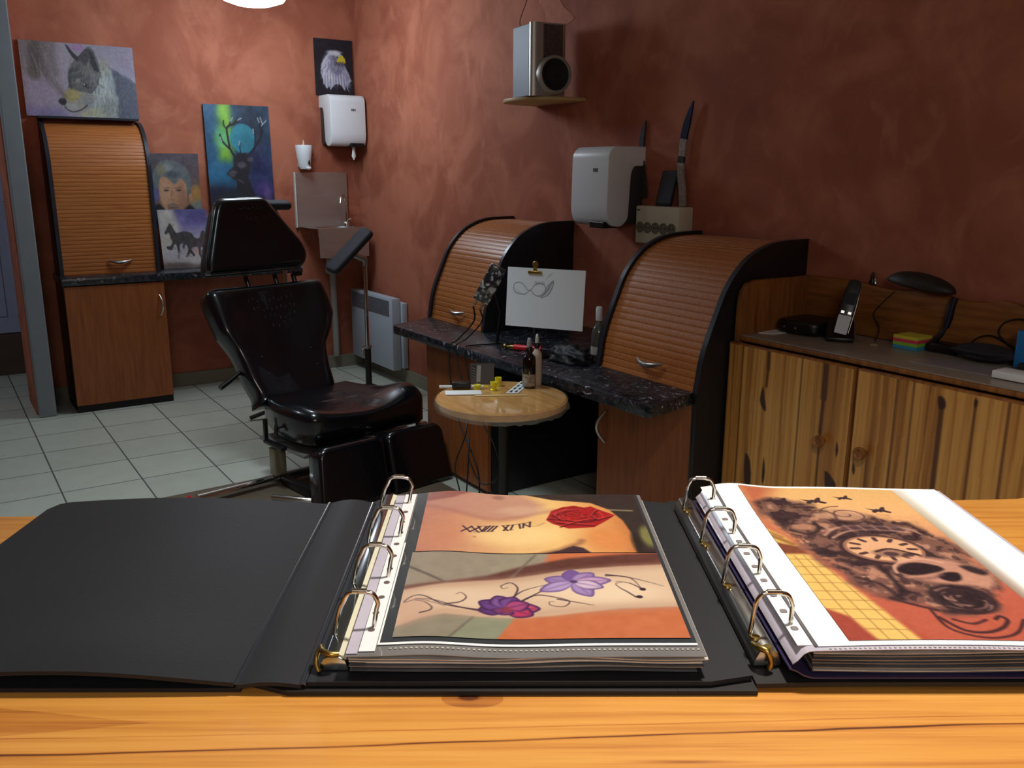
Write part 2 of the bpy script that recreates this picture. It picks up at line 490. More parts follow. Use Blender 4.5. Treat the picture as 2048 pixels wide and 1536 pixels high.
PAPER = mat('white_paper', hexc(232, 232, 230), .8, var=.01)
GREYL = mat('light_grey_metal', hexc(150, 152, 150), .4, .6, var=.08)
BOX_PINE = ramp_mat('pine_side', [(.25, hexc(96, 56, 24)), (.5, hexc(140, 88, 40)), (.75, hexc(170, 112, 54))], 9, (7, 7, .6), .45)
PINE_H = ramp_mat('pine_backboard', [(.25, hexc(112, 66, 28)), (.5, hexc(146, 92, 40)), (.75, hexc(168, 110, 52))], 9, (7, .7, 7), .5)
SHELFW = mat('pale_wood', hexc(190, 160, 108), .5, var=.1, vscale=20)

# ------------------------------------------------------------------ room shell
b = B(); box(b, (-3.2, -7.0, -.06), (2.40, 2.4, 0)); struct('floor', b, FLOOR)
b = B(); box(b, (-3.2, -7.0, ZC), (2.40, 2.4, ZC + .05)); struct('ceiling', b, CEIL)
b = B(); box(b, (XR, -7.0, 0), (XR + .15, 2.4, ZC)); struct('wall_right', b, WALL)
b = B(); box(b, (.146, YB, 0), (XR, YB + .12, ZC)); struct('wall_back', b, WALL)
b = B(); box(b, (.052, .46, 0), (.146, YB + .12, ZC)); struct('wall_partition', b, WALL)
b = B(); box(b, (-3.2, 1.75, 0), (XR, 1.9, ZC)); struct('wall_corridor', b, WALL)
b = B(); box(b, (-3.35, -7.0, 0), (-3.2, 2.35, ZC)); struct('wall_left', b, WALL)
b = B(); box(b, (-3.2, -7.15, 0), (XR, -7.0, ZC)); struct('wall_front', b, WALL)
b = B(); box(b, (.058, .38, 0), (.146, .46, ZC), .006); struct('trim_1', b, JAMB)
b = B(); box(b, (.160, YB - .011, 0), (XR - .012, YB, .088), .003); struct('baseboard_back', b, SKIRT)
b = B(); box(b, (XR - .011, -1.19, 0), (XR, YB - .011, .088), .003); struct('baseboard_right', b, SKIRT)
# corridor door on a low brown sill, seen past the grey frame
DOORM = mat('door_paint', hexc(150, 156, 184), .5, var=.04)
SILL = mat('brown_sill', hexc(74, 58, 46), .6, var=.15)
b = B(); box(b, (-1.0, 1.70, 0), (1.0, 1.75, .28), .004); struct('trim_2', b, SILL)
b = B(); box(b, (-.62, 1.715, .285), (.24, 1.75, 2.2), .004); door = struct('door_1', b, DOORM)
b = B()
for z0, z1 in ((.40, 1.05), (1.16, 2.0)):
    for x0, x1 in ((-.56, -.24), (-.16, .045), (.10, .20)):
        box(b, (x0, 1.708, z0), (x1, 1.716, z1), .006)
struct('door_panel', b, DOORM, parent=door)
b = B(); box(b, (-.605, 1.670, 1.0), (-.585, 1.715, 1.02), .003); box(b, (-.605, 1.665, 1.0), (-.49, 1.675, 1.02), .003)
struct('door_handle', b, METAL, parent=door)

# ------------------------------------------------------------------ roller shutter units on the right wall
ARC = [(.508, .655), (.500, .70), (.491, .755), (.478, .80), (.463, .84), (.435, .905), (.398, .985), (.355, 1.042), (.305, 1.086), (.255, 1.112), (.20, 1.130), (.142, 1.139), (.07, 1.1415), (0.002, 1.142)]
ARCS = [(p.x, p.y) for p in crom([(a, c, 0) for a, c in ARC], 6)]
def inset(curve, k):
    out = []
    for i, p in enumerate(curve):
        a = Vector(curve[max(0, i - 1)]); c = Vector(curve[min(len(curve) - 1, i + 1)])
        d = (c - a).normalized(); n = Vector((-d.y, d.x))
        q = Vector(p) + n * k; out.append((q.x, q.y))
    return out
def slat_curve(curve, pitch, depth):
    """cut rounded slats into a profile curve"""
    P = [Vector(p) for p in curve]; S = [0]
    for a, c in zip(P, P[1:]): S.append(S[-1] + (c - a).length)
    tot = S[-1]; n = max(1, int(tot / pitch)); out = []
    def at(s):
        j = 0
        while j < len(S) - 2 and S[j + 1] < s: j += 1
        t = (s - S[j]) / max(1e-9, S[j + 1] - S[j]); d = (P[j + 1] - P[j]).normalized()
        return P[j].lerp(P[j + 1], t), Vector((-d.y, d.x))
    for k in range(n):
        for f, dd in ((.0, 1), (.06, 1), (.10, .25), (.2, 0), (.5, -.12), (.8, 0), (.92, .25), (.97, 1)):
            p, nn = at((k + f) / n * tot); q = p + nn * depth * dd; out.append((q.x, q.y))
    p, nn = at(tot); out.append(tuple(p)); return out
def shell(bm, curve, back, w0, w1, fmap):
    """thin sheet between two matching curves, extruded w0..w1"""
    t = bmesh.new()
    rows = [[t.verts.new(fmap(u, v, w)) for u, v in c] for w in (w0, w1) for c in (curve, back)]
    a0, b0, a1, b1 = rows
    for i in range(len(a0) - 1):
        t.faces.new((a0[i], a0[i + 1], a1[i + 1], a1[i])); t.faces.new((b0[i], b0[i + 1], b1[i + 1], b1[i]))
        t.faces.new((a0[i], a0[i + 1], b0[i + 1], b0[i])); t.faces.new((a1[i], a1[i + 1], b1[i + 1], b1[i]))
    t.faces.new((a0[0], b0[0], b1[0], a1[0])); t.faces.new((a0[-1], b0[-1], b1[-1], a1[-1]))
    merge(bm, t)
fr = lambda d, z, y: (XR - d, y, z)              # right wall: d from wall
def cup_handle(parent, c, along, out, wdt=.125, drop=.016):
    """shallow crescent pull"""
    b = B(); a = Vector(along); o = Vector(out); c = Vector(c)
    pts = []; rad = []
    for k in range(13):
        t = -1 + 2 * k / 12
        pts.append(c + a * (wdt / 2 * t) + o * (.006 + .022 * (1 - t * t)) + Vector((0, 0, -.010 * (1 - t * t))))
        rad.append(.004 + .0065 * (1 - t * t))
    tube(b, pts, rad, 10)
    return part('handle', b, METAL, parent, 60)
def right_unit(name, label, y0, y1, near_full):
    """y0 far side, y1 near side (more negative)"""
    t = thing(name, label, 'cabinet', (XR, (y0 + y1) / 2, .655))
    prof = [(.508, .6565)] + ARCS[1:] + [(0.002, .6565)]
    b = B(); prism(b, [(XR - d, z) for d, z in prof], y0, y0 - .02, 'xz', .0015); part('side_panel', b, BLACKP, t, 35)
    if near_full:
        pf = [(.508, .002)] + [(.508, .655)] + ARCS[1:] + [(0.002, .002)]
    else: pf = prof
    b = B(); prism(b, [(XR - d, z) for d, z in pf], y1, y1 + .02, 'xz', .0015); part('side_panel', b, BLACKP, t, 35)
    # bluish edging strip on the front edge of each side
    for yy in (y0 - .01, y1 + .01):
        b = B(); e = [p for p in ARCS]
        shell(b, inset(e, -.0015), inset(e, .0005), yy - .0102, yy + .0102, fr); part('edge_band', b, BLACKE, t, 50)
    c = inset([p for p in ARCS if p[0] > .02], .012)
    s = slat_curve([(c[0][0], .6585)] + c, .0240, .0020)
    b = B(); shell(b, s, inset(s, .004), y0 - .021, y1 + .021, fr); sh = part('roller_shutter', b, SHUTL, t, 30)
    cup_handle(sh, (XR - .492, (y0 + y1) / 2 - .02, .722), (0, 1, 0), (-1, 0, 0))
    return t
right_unit('roller_shutter_cabinet', 'curved cherry roller shutter cabinet on the far end of dark worktop, behind the drawing', -1.20, -1.73, False)
right_unit('roller_shutter_cabinet', 'curved cherry roller shutter cabinet beside the pine cupboard, with full-height black side', -2.54, -3.07, True)
def base_unit(label, y0, y1, hy, near_panel, XR=XR):
    t = thing('base_cabinet', label, 'cabinet', (XR - .25, (y0 + y1) / 2, 0))
    b = B(); box(b, (XR - .47, y0 - .019, .004), (2.203, y0, .612), .001); part('side_panel', b, BLACKP, t)
    b = B(); box(b, (XR - .47, y1, .06 if near_panel else .004), (2.203, y1 + .019, .612), .001); part('side_panel', b, BLACKP, t)
    b = B(); box(b, (XR - .45, y1 + .02, 0), (XR - .01, y0 - .02, .059)); part('plinth', b, BLKM, t)
    b = B(); box(b, (XR - .46, y1 + .02, .06), (XR - .01, y0 - .02, .08)); part('bottom_panel', b, BLACKP, t)
    b = B(); box(b, (XR - .490, y1 + .002, .065 if near_panel else .022), (XR - .472, y0 - .002, .608), .002); d = part('door', b, CHERRY, t)
    b = B(); o = XR - .490
    if hy is None: return t
    pts = [(o - .004 - .026 * math.sin(PI * k / 12), hy - .020 * math.sin(PI * k / 12) * (1 if y1 > -2 else -1), .36 + .125 * k / 12) for k in range(13)]
    tube(b, pts, [.004 + .003 * math.sin(PI * k / 12) for k in range(13)], 8); part('handle', b, METAL, d, 60)
    return t
base_unit('cherry base cabinet standing forward under the far end of the dark worktop', -1.505, -2.045, None, False, XR - .191)
base_unit('cherry base cabinet under the near end of the dark worktop, with bow handle', -2.54, -3.045, -2.59, True)
# continuous speckled worktop
b = B()
wp = [(XR - .003, -1.06), (1.70, -1.20), (1.645, -1.235), (1.452, -1.315), (1.444, -1.34), (1.458, -3.085), (1.470, -3.103), (1.695, -3.050), (XR - .003, -3.047)]
prism(b, wp, .614, .655, 'xy', .004); 
lone('worktop', b, STONE, 'long dark speckled worktop under both curved shutter cabinets', 'worktop', 30)
b = B(); box(b, (1.99, -1.185, .656), (2.19, -1.095, .735), .008)
lone('storage_box', b, BLK, 'small black box at the wall end of the long dark worktop, above the radiator', 'box', 30)

# ------------------------------------------------------------------ left wall unit (back wall)
X0, X1 = .258, .803
fb = lambda d, z, x: (x, YB - d, z)
LA = [(.236, .778), (.236, 1.10), (.232, 1.34), (.222, 1.42), (.200, 1.495), (.165, 1.555), (.115, 1.605), (.06, 1.634), (.002, 1.645)]
LAS = [(p.x, p.y) for p in crom([(a, c, 0) for a, c in LA], 6)]
t = thing('roller_shutter_cabinet', 'tall cherry roller shutter cabinet standing under the wolf painting', 'cabinet', ((X0 + X1) / 2, YB, .777))
for x in (X0, X1 - .02):
    b = B(); prism(b, [(YB - d, z) for d, z in LAS + [(.002, .778)]], x, x + .02, 'yz', .0015); part('side_panel', b, BLACKP, t, 35)
    b = B(); shell(b, inset(LAS, -.0015), inset(LAS, .0005), x - .0002, x + .0202, fb); part('edge_band', b, BLACKE, t, 50)
c = inset([p for p in LAS if p[0] > .03], .012)
s = slat_curve([(c[0][0], .780)] + c, .0215, .0020)
b = B(); shell(b, s, inset(s, .004), X0 + .021, X1 - .021, fb); sh = part('roller_shutter', b, SHUTL, t, 30)
cup_handle(sh, (.585, YB - .224, .852), (1, 0, 0), (0, -1, 0), .13)
b = B(); box(b, (X0 - .004, YB - .11, 1.6465), (X1 - .02, YB - .003, 1.660), .002); part('top_panel', b, BLACKE, t)
t = thing('base_cabinet', 'cherry base cabinet beside the grey frame, under the tall shutter cabinet', 'cabinet', (.52, .55, 0))
b = B(); box(b, (.252, .388, .04), (.271, YB - .013, .732)); part('side_panel', b, BLACKP, t)
b = B(); box(b, (.768, .388, .04), (.787, YB - .013, .732)); part('side_panel', b, BLACKP, t)
b = B(); box(b, (.255, .380, 0), (.785, YB - .02, .039)); part('plinth', b, BLKM, t)
b = B(); box(b, (.254, .370, .042), (.786, .387, .728), .002); d = part('door', b, CHERRY, t)
b = B(); pts = [(.752 + .012 * math.sin(PI * k / 12), .366 - .026 * math.sin(PI * k / 12), .53 + .125 * k / 12) for k in range(13)]
tube(b, pts, [.004 + .004 * math.sin(PI * k / 12) for k in range(13)], 8); part('handle', b, METAL, d, 60)
b = B(); box(b, (.245, .372 - .012, .734), (1.635, YB - .003, .776), .004)
lone('worktop', b, STONE, 'dark speckled worktop on the back wall, carrying the paintings and tall shutter cabinet', 'worktop', 30)
# ------------------------------------------------------------------ paper towel dispensers
def dispenser(label, M, tail):
    t = thing('paper_towel_dispenser', label, 'dispenser', M.to_translation()); W = .122
    b = B(); box(b, (-W + .004, .0002, .012), (W - .004, .105, .262), .016, M); part('back_body', b, GREYD, t, 40)
    sil = round_poly([(.0003, .328), (.0003, .25), (.062, .25), (.078, .22), (.088, .03), (.125, .0), (.185, .006), (.205, .06), (.200, .30), (.17, .328)], [.004, .004, .02, .03, .03, .02, .03, .03, .03, .03], 4)
    b = B(); prism(b, [(y, z) for y, z in sil], -W, W, 'yz', .012, M, 3); part('cover', b, WHITE, t, 40)
    b = B()
    for k in range(3):
        box(b, (-.052 + k * .011, .2005, .225), (-.046 + k * .011, .2032, .240), 0, M @ Matrix.Shear('XZ', 4, (0.3, 0)) if False else M)
    part('logo_mark', b, GREYD, t)
    b = B(); box(b, (-.105, .125, -.004), (-.012, .206, .022), .003, M); part('paper_slot', b, BLK, t)
    if tail:
        b = B()
        lathe(b, [(0, .0), (.012, 0), (.010, -.03), (.016, -.06), (.003, -.085), (0, -.085)], (-.045, .165, -.001), 10, M, 1, .6)
        part('paper_tail', b, PAPER, t, 60)
    return t
dispenser('white paper towel dispenser on the back wall by the corner, under the eagle painting', basis((2.066, YB, 1.525), (-1, 0, 0), (0, -1, 0), (0, 0, 1)), True)
dispenser('white paper towel dispenser on the long wall, left of the socket box', basis((XR, -2.090, 1.142), (0, 1, 0), (-1, 0, 0), (0, 0, 1)), False)

# soap dispenser
t = thing('soap_dispenser', 'small tapered white soap dispenser on the wall above the steel splashback', 'dispenser', (1.803, YB, 1.375))
b = B(); lathe(b, [(0, 0), (.030, 0), (.040, .02), (.050, .09), (.056, .150), (.054, .154), (0, .154)], (1.803, .684, 1.378), 28); part('cup', b, WHITE, t, 50)
b = B(); box(b, (1.775, .70, 1.39), (1.831, YB - .001, 1.52), .006); part('wall_bracket', b, WHITE, t)
b = B(); lathe(b, [(0, 0), (.006, 0), (.005, .018), (.0015, .032), (0, .032)], (1.803, .684, 1.5325), 10); part('nozzle', b, CREAM, t, 60)
b = B(); lathe(b, [(0, -.012), (.014, -.009), (.018, 0), (.014, .009), (0, .012)], (1.815, .640, 1.385), 16, None, 1, .7); part('push_button', b, WHITE, t, 60)
b = B(); prism(b, [(p.x, p.y) for p in crom([(1.817, 1.406, 0), (1.823, 1.413, 0), (1.818, 1.436, 0), (1.812, 1.413, 0)], 5, True)], .6315, .6385, 'xz'); part('drop_emblem', b, BLK, t)

# hand wash basin
t = thing('hand_basin', 'stainless steel hand wash basin with tall splashback in the corner', 'sink', (1.94, YB, .80))
b = B(); box(b, (1.742, YB - .018, .995), (2.118, YB - .002, 1.357), .003); part('splashback', b, SINKM, t)
b = B(); box(b, (1.739, YB - .030, .993), (1.7485, YB - .0025, 1.358), .003); part('splashback_edge', b, mat('steel_edge_glint', hexc(214, 218, 214), .5, .25), t)  # bright reflection on the folded edge is put into its pale colour
b = B()
# deck with an oval opening + bowl
n = 40; cx, cy = 1.955, .575; t2 = bmesh.new()
ov = [t2.verts.new((cx + .135 * math.cos(2 * PI * k / n), cy + .095 * math.sin(2 * PI * k / n), 1.0)) for k in range(n)]
def rectpt(a):
    c_, s_ = math.cos(a), math.sin(a); q = min((.178 if c_ > 0 else .20) / max(1e-6, abs(c_)), (.145 if s_ > 0 else .13) / max(1e-6, abs(s_)))
    return (cx + c_ * q, cy + s_ * q)
outr = [t2.verts.new(rectpt(2 * PI * k / n) + (1.0,)) for k in range(n)]
for k in range(n): t2.faces.new((ov[k], ov[(k + 1) % n], outr[(k + 1) % n], outr[k]))
prev = ov
for f, z in ((.96, .985), (.88, .93), (.6, .885), (.2, .872)):
    cur = [t2.verts.new((cx + .135 * f * math.cos(2 * PI * k / n), cy + .095 * f * math.sin(2 * PI * k / n), z)) for k in range(n)]
    for k in range(n): t2.faces.new((prev[k], prev[(k + 1) % n], cur[(k + 1) % n], cur[k]))
    prev = cur
t2.faces.new(prev); merge(b, t2); part('basin_bowl', b, METAL, t, 50)
b = B(); prism(b, [(1.785, 1.001), (2.137, 1.001), (2.137, .81), (2.02, .80), (1.79, .81)], .440, .446, 'xz', .001); part('front_apron', b, SINKM, t)
b = B(); lathe(b, [(0, 0), (.022, 0), (.022, .02), (.012, .03), (0, .03)], (2.078, .665, 1.0005), 18)
tube(b, crom([(2.078, .665, 1.03), (2.080, .662, 1.10), (2.070, .65, 1.17), (2.045, .62, 1.205), (2.015, .59, 1.195), (2.000, .575, 1.155)], 6), .0095, 12)
tube(b, [(2.078, .665, 1.035), (2.10, .63, 1.05)], [.006, .004], 8); part('tap', b, CHROME, t, 60)
b = B(); tube(b, crom([(1.93, .60, .87), (1.93, .60, .76), (1.93, .615, .71), (1.93, .66, .70), (1.945, .69, .74), (1.96, .70, .74), (1.975, .705, .68), (1.98, .705, .30), (1.98, .705, .092)], 5), .022, 14)
lathe(b, [(0, -.05), (.03, -.05), (.036, -.03), (.036, .02), (.03, .04), (0, .04)], (1.93, .60, .76), 18); part('drain_pipe', b, mat('pale_pipe', hexc(150, 148, 142), .5), t, 60)

# ------------------------------------------------------------------ panel radiator
RADM = mat('radiator_enamel', hexc(176, 186, 198), .45, var=.02)
t = thing('radiator', 'white wall-mounted electric panel radiator with slotted top grille', 'radiator', (XR, .35, .09))
b = B(); box(b, (XR - .105, .045, .088), (XR - .045, .70, .565), .006); part('front_panel', b, RADM, t, 40)
b = B(); box(b, (XR - .042, .020, .10), (XR - .004, .66, .535), .006); part('back_panel', b, RADM, t, 40)
b = B()
for k in range(10): box(b, (XR - .1085, .085, .447 + k * .0105), (XR - .1048, .672, .4515 + k * .0105), .0008)
part('grille', b, mat('grille_grey', hexc(84, 92, 102), .6), t)

# ------------------------------------------------------------------ loudspeaker on a half-round shelf
shy = -1.60
t = thing('wall_shelf', 'pale half-round wooden shelf under the loudspeaker', 'shelf', (XR, shy, 1.676))
pts = [(XR - .002, shy - .20)] + [(XR - .01 - .262 * math.sin(PI * k / 24) ** .6, shy - .20 * math.cos(PI * k / 24)) for k in range(1, 24)] + [(XR - .002, shy + .20)]
b = B(); prism(b, pts, 1.676, 1.692, 'xy', .004); part('shelf_board', b, SHELFW, t, 40)
wd = Vector((.990, -.139, 0)); dd = Vector((.139, .990, 0)); FL = Vector((1.941, -1.737, 1.6925))
M = basis(FL, wd, dd, (0, 0, 1))
SPKS = mat('blue_grey_speaker_side', hexc(112, 124, 140), .5, var=.03)
SPKF = mat('silver_speaker_front', hexc(176, 172, 166), .38, .5, var=.04)
GRIL = mat('speaker_mesh', hexc(84, 72, 70), .55, .2, var=.3, vscale=60)
t = thing('loudspeaker', 'silver and grey loudspeaker on the half-round wall shelf', 'speaker', FL)
b = B(); box(b, (0, .012, 0), (.172, .175, .300), .003, M); part('cabinet_body', b, SPKS, t)
b = B(); prism(b, round_poly([(0, .0118), (.0, -.006), (.02, -.016), (.152, -.016), (.172, -.006), (.172, .0118)], [.001, .008, .01, .01, .008, .001]), .0, .304, 'xy', 0, M); part('front_baffle', b, SPKF, t, 40)
b = B(); box(b, (.055, -.020, .165), (.150, -.0155, .297), .002, M); part('tweeter_grille', b, GRIL, t)
b = B(); box(b, (.055, -.0205, .148), (.150, -.0152, .166), .001, M); part('dark_band', b, BLK, t)
Mw = M @ basis((.098, -.016, .088), (1, 0, 0), (0, 0, 1), (0, -1, 0))
b = B(); lathe(b, [(.058, 0), (.082, 0), (.082, .030), (.078, .040), (.070, .042), (.066, .034), (.058, .03)], (0, 0, 0), 36, Mw, cap=False); part('woofer_ring', b, SPKF, t, 50)
b = B(); lathe(b, [(.0665, .024), (.0655, .036), (.060, .040), (.052, .032), (.022, .012), (.018, .020), (.010, .026), (0, .028)], (0, 0, 0), 36, Mw); part('woofer_cone', b, mat('dark_cone', hexc(26, 24, 26), .8, var=.1), t, 60)
b = B(); tube(b, crom([(1.985, -1.60, 1.995), (1.99, -1.585, 2.03), (2.10, -1.50, 2.20), (XR - .004, -1.30, 2.45), (XR - .004, -1.28, 2.517)], 6), .0018, 6)
lone('speaker_wire', b, CABLE, 'thin dark wire rising from the loudspeaker up the wall', 'cable', 60)
# pale filler patch on the wall above the speaker
PATCH = mat('plaster_patch', hexc(186, 118, 96), .9, var=.15, vscale=30)
b = B(); pp = [(-1.50, 2.03), (-1.47, 2.10), (-1.42, 2.155), (-1.47, 2.19), (-1.55, 2.175), (-1.62, 2.10), (-1.70, 2.04), (-1.60, 2.02)]
prism(b, [(p.x, p.y) for p in crom([(a, c, 0) for a, c in pp], 4, True)], XR - .0016, XR - .0003, 'yz')
s = struct('trim_3', b, PATCH)

# ------------------------------------------------------------------ socket box, phone, two curved blades
t = thing('socket_box', 'cream wall box with a row of five power sockets', 'socket', (XR, -2.34, 1.06))
b = B(); box(b, (XR - .078, -2.505, 1.080), (XR - .001, -2.250, 1.232), .005); part('housing', b, CREAM, t, 40)
for k in range(5):
    y = -2.280 - k * .0465; Ms = basis((XR - .0778, y, 1.145), (0, 1, 0), (0, 0, 1), (1, 0, 0)) @ Matrix.Scale(-1, 4, (0, 0, 1))
    b = B(); lathe(b, [(.0225, 0), (.0225, .004), (.0195, .005), (.0185, .0015), (0, .0012)], (0, 0, 0), 24, Ms)
    s = part('socket', b, mat('socket_dark', hexc(112, 108, 92), .5) if k == 0 else bpy.data.materials['socket_dark'], t, 50)
    for q in (-1, 1):
        b = B(); lathe(b, [(.0032, .001), (.0032, .0022), (0, .0022)], (q * .0085, 0, 0), 8, Ms); part('pin_hole', b, BLK, s)
b = B(); box(b, (XR - .0790, -2.275, 1.212), (XR - .0775, -2.258, 1.218)); part('marking', b, GREYD, t)
b = B(); box(b, (0, 0, 0), (.09, .010, .145), .004, basis((XR - .052, -2.335, 1.2335), (0, -1, 0), (.97, 0, -.24), (.24, 0, .97)))
t = thing('mobile_phone', 'dark mobile phone leaning on the wall on top of the socket box', 'phone', (XR - .03, -2.38, 1.234))
part('case', b, BLK, t, 40)
b = B(); box(b, (.006, -.0006, .012), (.084, .0002, .135), 0, basis((XR - .052, -2.335, 1.2335), (0, -1, 0), (.97, 0, -.24), (.24, 0, .97))); part('screen', b, mat('phone_screen', hexc(40, 44, 56), .15), t)
def blade(label, spine, w, x, cols, cuts):
    """flat curved blade standing on its end against the wall; spine in (y,z)"""
    sp = crom([(a, c, 0) for a, c in spine], 10); n = len(sp)
    t = thing('curved_blade', label, 'ornament', (x, sp[0].x, sp[0].y))
    for (i0, i1), (nm, m) in zip(cuts, cols):
        b = B(); q = bmesh.new(); Lr = []; a0, a1 = int(i0 * (n - 1)), int(i1 * (n - 1))
        for i in range(a0, a1 + 1):
            d = (sp[min(i + 1, n - 1)] - sp[max(i - 1, 0)]).normalized(); nn = Vector((-d.y, d.x, 0))
            f = i / (n - 1); ww = w * (1 if f < .72 else max(.06, 1 - ((f - .72) / .28) ** 1.6))
            l_, r_ = sp[i] + nn * ww / 2, sp[i] - nn * ww / 2
            Lr.append([q.verts.new((x - .004, l_.x, l_.y)), q.verts.new((x + .004, l_.x, l_.y)), q.verts.new((x + .004, r_.x, r_.y)), q.verts.new((x - .004, r_.x, r_.y)), ])
        for A, C_ in zip(Lr, Lr[1:]):
            for k in range(4): q.faces.new((A[k], A[(k + 1) % 4], C_[(k + 1) % 4], C_[k]))
        q.faces.new(Lr[0]); q.faces.new(Lr[-1]); merge(b, q); part(nm, b, m, t)
NAVY = mat('dark_blue_blade', hexc(36, 46, 74), .25, .4, var=.3, vscale=30)
WRAP = mat('pale_wrap', hexc(150, 136, 128), .8, var=.25, vscale=70)
OLIVE = mat('grey_olive_blade', hexc(66, 66, 62), .4, .2, var=.3, vscale=40)
blade('tall curved blade with dark blue tip and white-wrapped lower half, by the phone', [(-2.462, 1.2335), (-2.456, 1.30), (-2.442, 1.37), (-2.446, 1.453), (-2.456, 1.52), (-2.474, 1.58), (-2.494, 1.635)], .034, XR - .020,
      [('wrapped_handle', WRAP), ('black_collar', BLK), ('wrapped_grip', WRAP), ('blade', NAVY)], [(0, .40), (.40, .46), (.46, .60), (.60, 1)])
blade('shorter grey curved blade rising from behind the towel dispenser on the long wall', [(-2.226, 1.262), (-2.216, 1.33), (-2.200, 1.40), (-2.194, 1.46), (-2.198, 1.52), (-2.216, 1.575)], .028, XR - .010,
      [('wrapped_handle', OLIVE), ('blade', mat('grey_blade', hexc(70, 74, 84), .3, .4, var=.2, vscale=30))], [(0, .55), (.55, 1)])

# ------------------------------------------------------------------ tattoo chair
O = (1.12, -1.42, 0.0); ROT = math.radians(10)
ch = thing('tattoo_chair', 'black vinyl reclining tattoo chair with headrest and split leg rest', 'chair', O, ROT); CM = MW[ch]
def tilt(o, deg):
    a = math.radians(deg); s, c = math.sin(a), math.cos(a)
    return CM @ basis(o, (1, 0, 0), (0, s, c), (0, -c, s))
# seat
so = round_poly([(-.268, -.225), (.325, -.225), (.350, -.10), (.255, .10), (.215, .27), (-.235, .27), (-.30, .05), (-.300, -.12)], [.05, .06, .1, .1, .03, .03, .1, .1])
hs = lambda x, y: .040 * gauss(x, y, .27, -.12, .10, .11) + .018 * gauss(x, y, -.25, -.10, .07, .14) - .016 * gauss(x, y, .02, -.08, .17, .25) - .018 * gauss(x, y, .02, -.25, .16, .08) + (.0022 * math.sin(y * 150) * gauss(x, y, -.02, .06, .13, .15))
b = B(); cushion(b, so, .235, .372, .038, hs, CM, 110); seat = part('seat', b, LEATHER, ch, 60)
# backrest
bo = [(-.190, -.035), (-.179, .01), (-.202, .089), (-.212, .174), (-.225, .232), (-.268, .325), (-.285, .42), (-.292, .50), (-.280, .530), (-.24, .538), (.28, .545), (.312, .535), (.330, .45), (.330, .36), (.296, .29), (.240, .21), (.226, .11), (.225, .01), (.215, -.035)]
hb = lambda x, y: -.030 * gauss(x, y, .02, .38, .17, .2) - .014 * gauss(x, y, .02, .12, .13, .25) + .012 * gauss(x, y, -.235, .42, .05, .16) + .012 * gauss(x, y, .275, .42, .05, .16)
b = B(); cushion(b, bo, -.115, 0, .036, hb, tilt((-.093, .213, .37), 26), 110); back = part('backrest', b, LEATHER, ch, 60)
# headrest
ho = round_poly([(-.262, .002), (-.258, .05), (-.166, .30), (-.138, .345), (.085, .350), (.105, .335), (.250, .12), (.262, .06), (.225, .008)], [.03, .05, .05, .03, .03, .03, .05, .03, .03])
hh = lambda x, y: -.010 * gauss(x, y, 0, .16, .12, .1)
Mh = tilt((-.093, .462, .915), 18)
b = B(); cushion(b, ho, -.105, 0, .024, hh, Mh, 110); head = part('headrest', b, LEATHER, ch, 60)
PIPE = mat('vinyl_piping', hexc(46, 48, 52), .25, coat=.3)
op = resample(ho, 90)
b = B(); tube(b, [Mh @ Vector((p.x, p.y, -.028)) for p in op], .0045, 8, None, False, True); part('piping', b, PIPE, head, 60)
b = B(); tube(b, [Mh @ Vector((p.x, p.y, -.082)) for p in op], .0035, 8, None, False, True); part('piping', b, PIPE, head, 60)
# embroidered marks on headrest; grey strokes paint wrinkle highlights on backrest
STIT_GLINT = mat('grey_thread_glint', hexc(70, 70, 72), .6)
b = B()
for k in range(6):
    x = -.055 + k * .021; z0 = .288 + .004 * (k % 2)
    b = B(); tube(b, [Mh @ Vector((x, z0, .001)), Mh @ Vector((x + .006, z0 + .009, .0012)), Mh @ Vector((x + .012, z0 + .001, .001))], .0011, 5); part('embroidered_mark', b, STIT_GLINT, head)
for k in range(3):
    x = -.03 + k * .022
    b = B(); tube(b, [Mh @ Vector((x, .238, -.0015)), Mh @ Vector((x + .005, .254, -.001)), Mh @ Vector((x + .012, .240, -.0015))], .0012, 5); part('embroidered_mark', b, STIT_GLINT, head)
Mb = tilt((-.093, .213, .37), 26)
b = B(); rr = random.Random(3)
for row, (yy, x0, x1, n) in enumerate(((.475, -.10, .12, 11), (.425, -.08, .13, 10), (.385, -.03, .12, 7), (.35, 0, .09, 4))):
    for k in range(n):
        x = x0 + (x1 - x0) * k / max(1, n - 1); y = yy + rr.uniform(-.012, .012); z = hb(x, y) + .0008
        b = B(); tube(b, [Mb @ Vector((x, y, z)), Mb @ Vector((x + rr.uniform(-.004, .006), y - rr.uniform(.006, .016), z))], .0011, 5); part('wrinkle_glint', b, STIT_GLINT, back)
for x, y in ((-.115, .19), (.145, .20), (-.105, .105), (.15, .115)):
    b = B(); lathe(b, [(0, 0), (.006, 0), (.005, .003), (0, .004)], (x, y, hb(x, y)), 10, Mb); part('stud', b, PIPE, back, 50)
# split leg rest
for x0, x1, ob in ((-.318, .003, 0), (.016, .322, 1)):
    e0, e1 = (-.035, -.01) if not ob else (-.006, .014)
    lo = round_poly([(x0 + e0, -.25), (x1 + e1, -.25), (x1, .0 - .01 * ob), (x1 - .03, .018), (x0 + .03, .02), (x0, 0)], [.02, .02, .03, .03, .03, .03])
    b = B(); cushion(b, lo, -.105, 0, .020, None, tilt((0, -.345, .247), 15), 80); part('leg_pad', b, LEATHER, ch, 60)
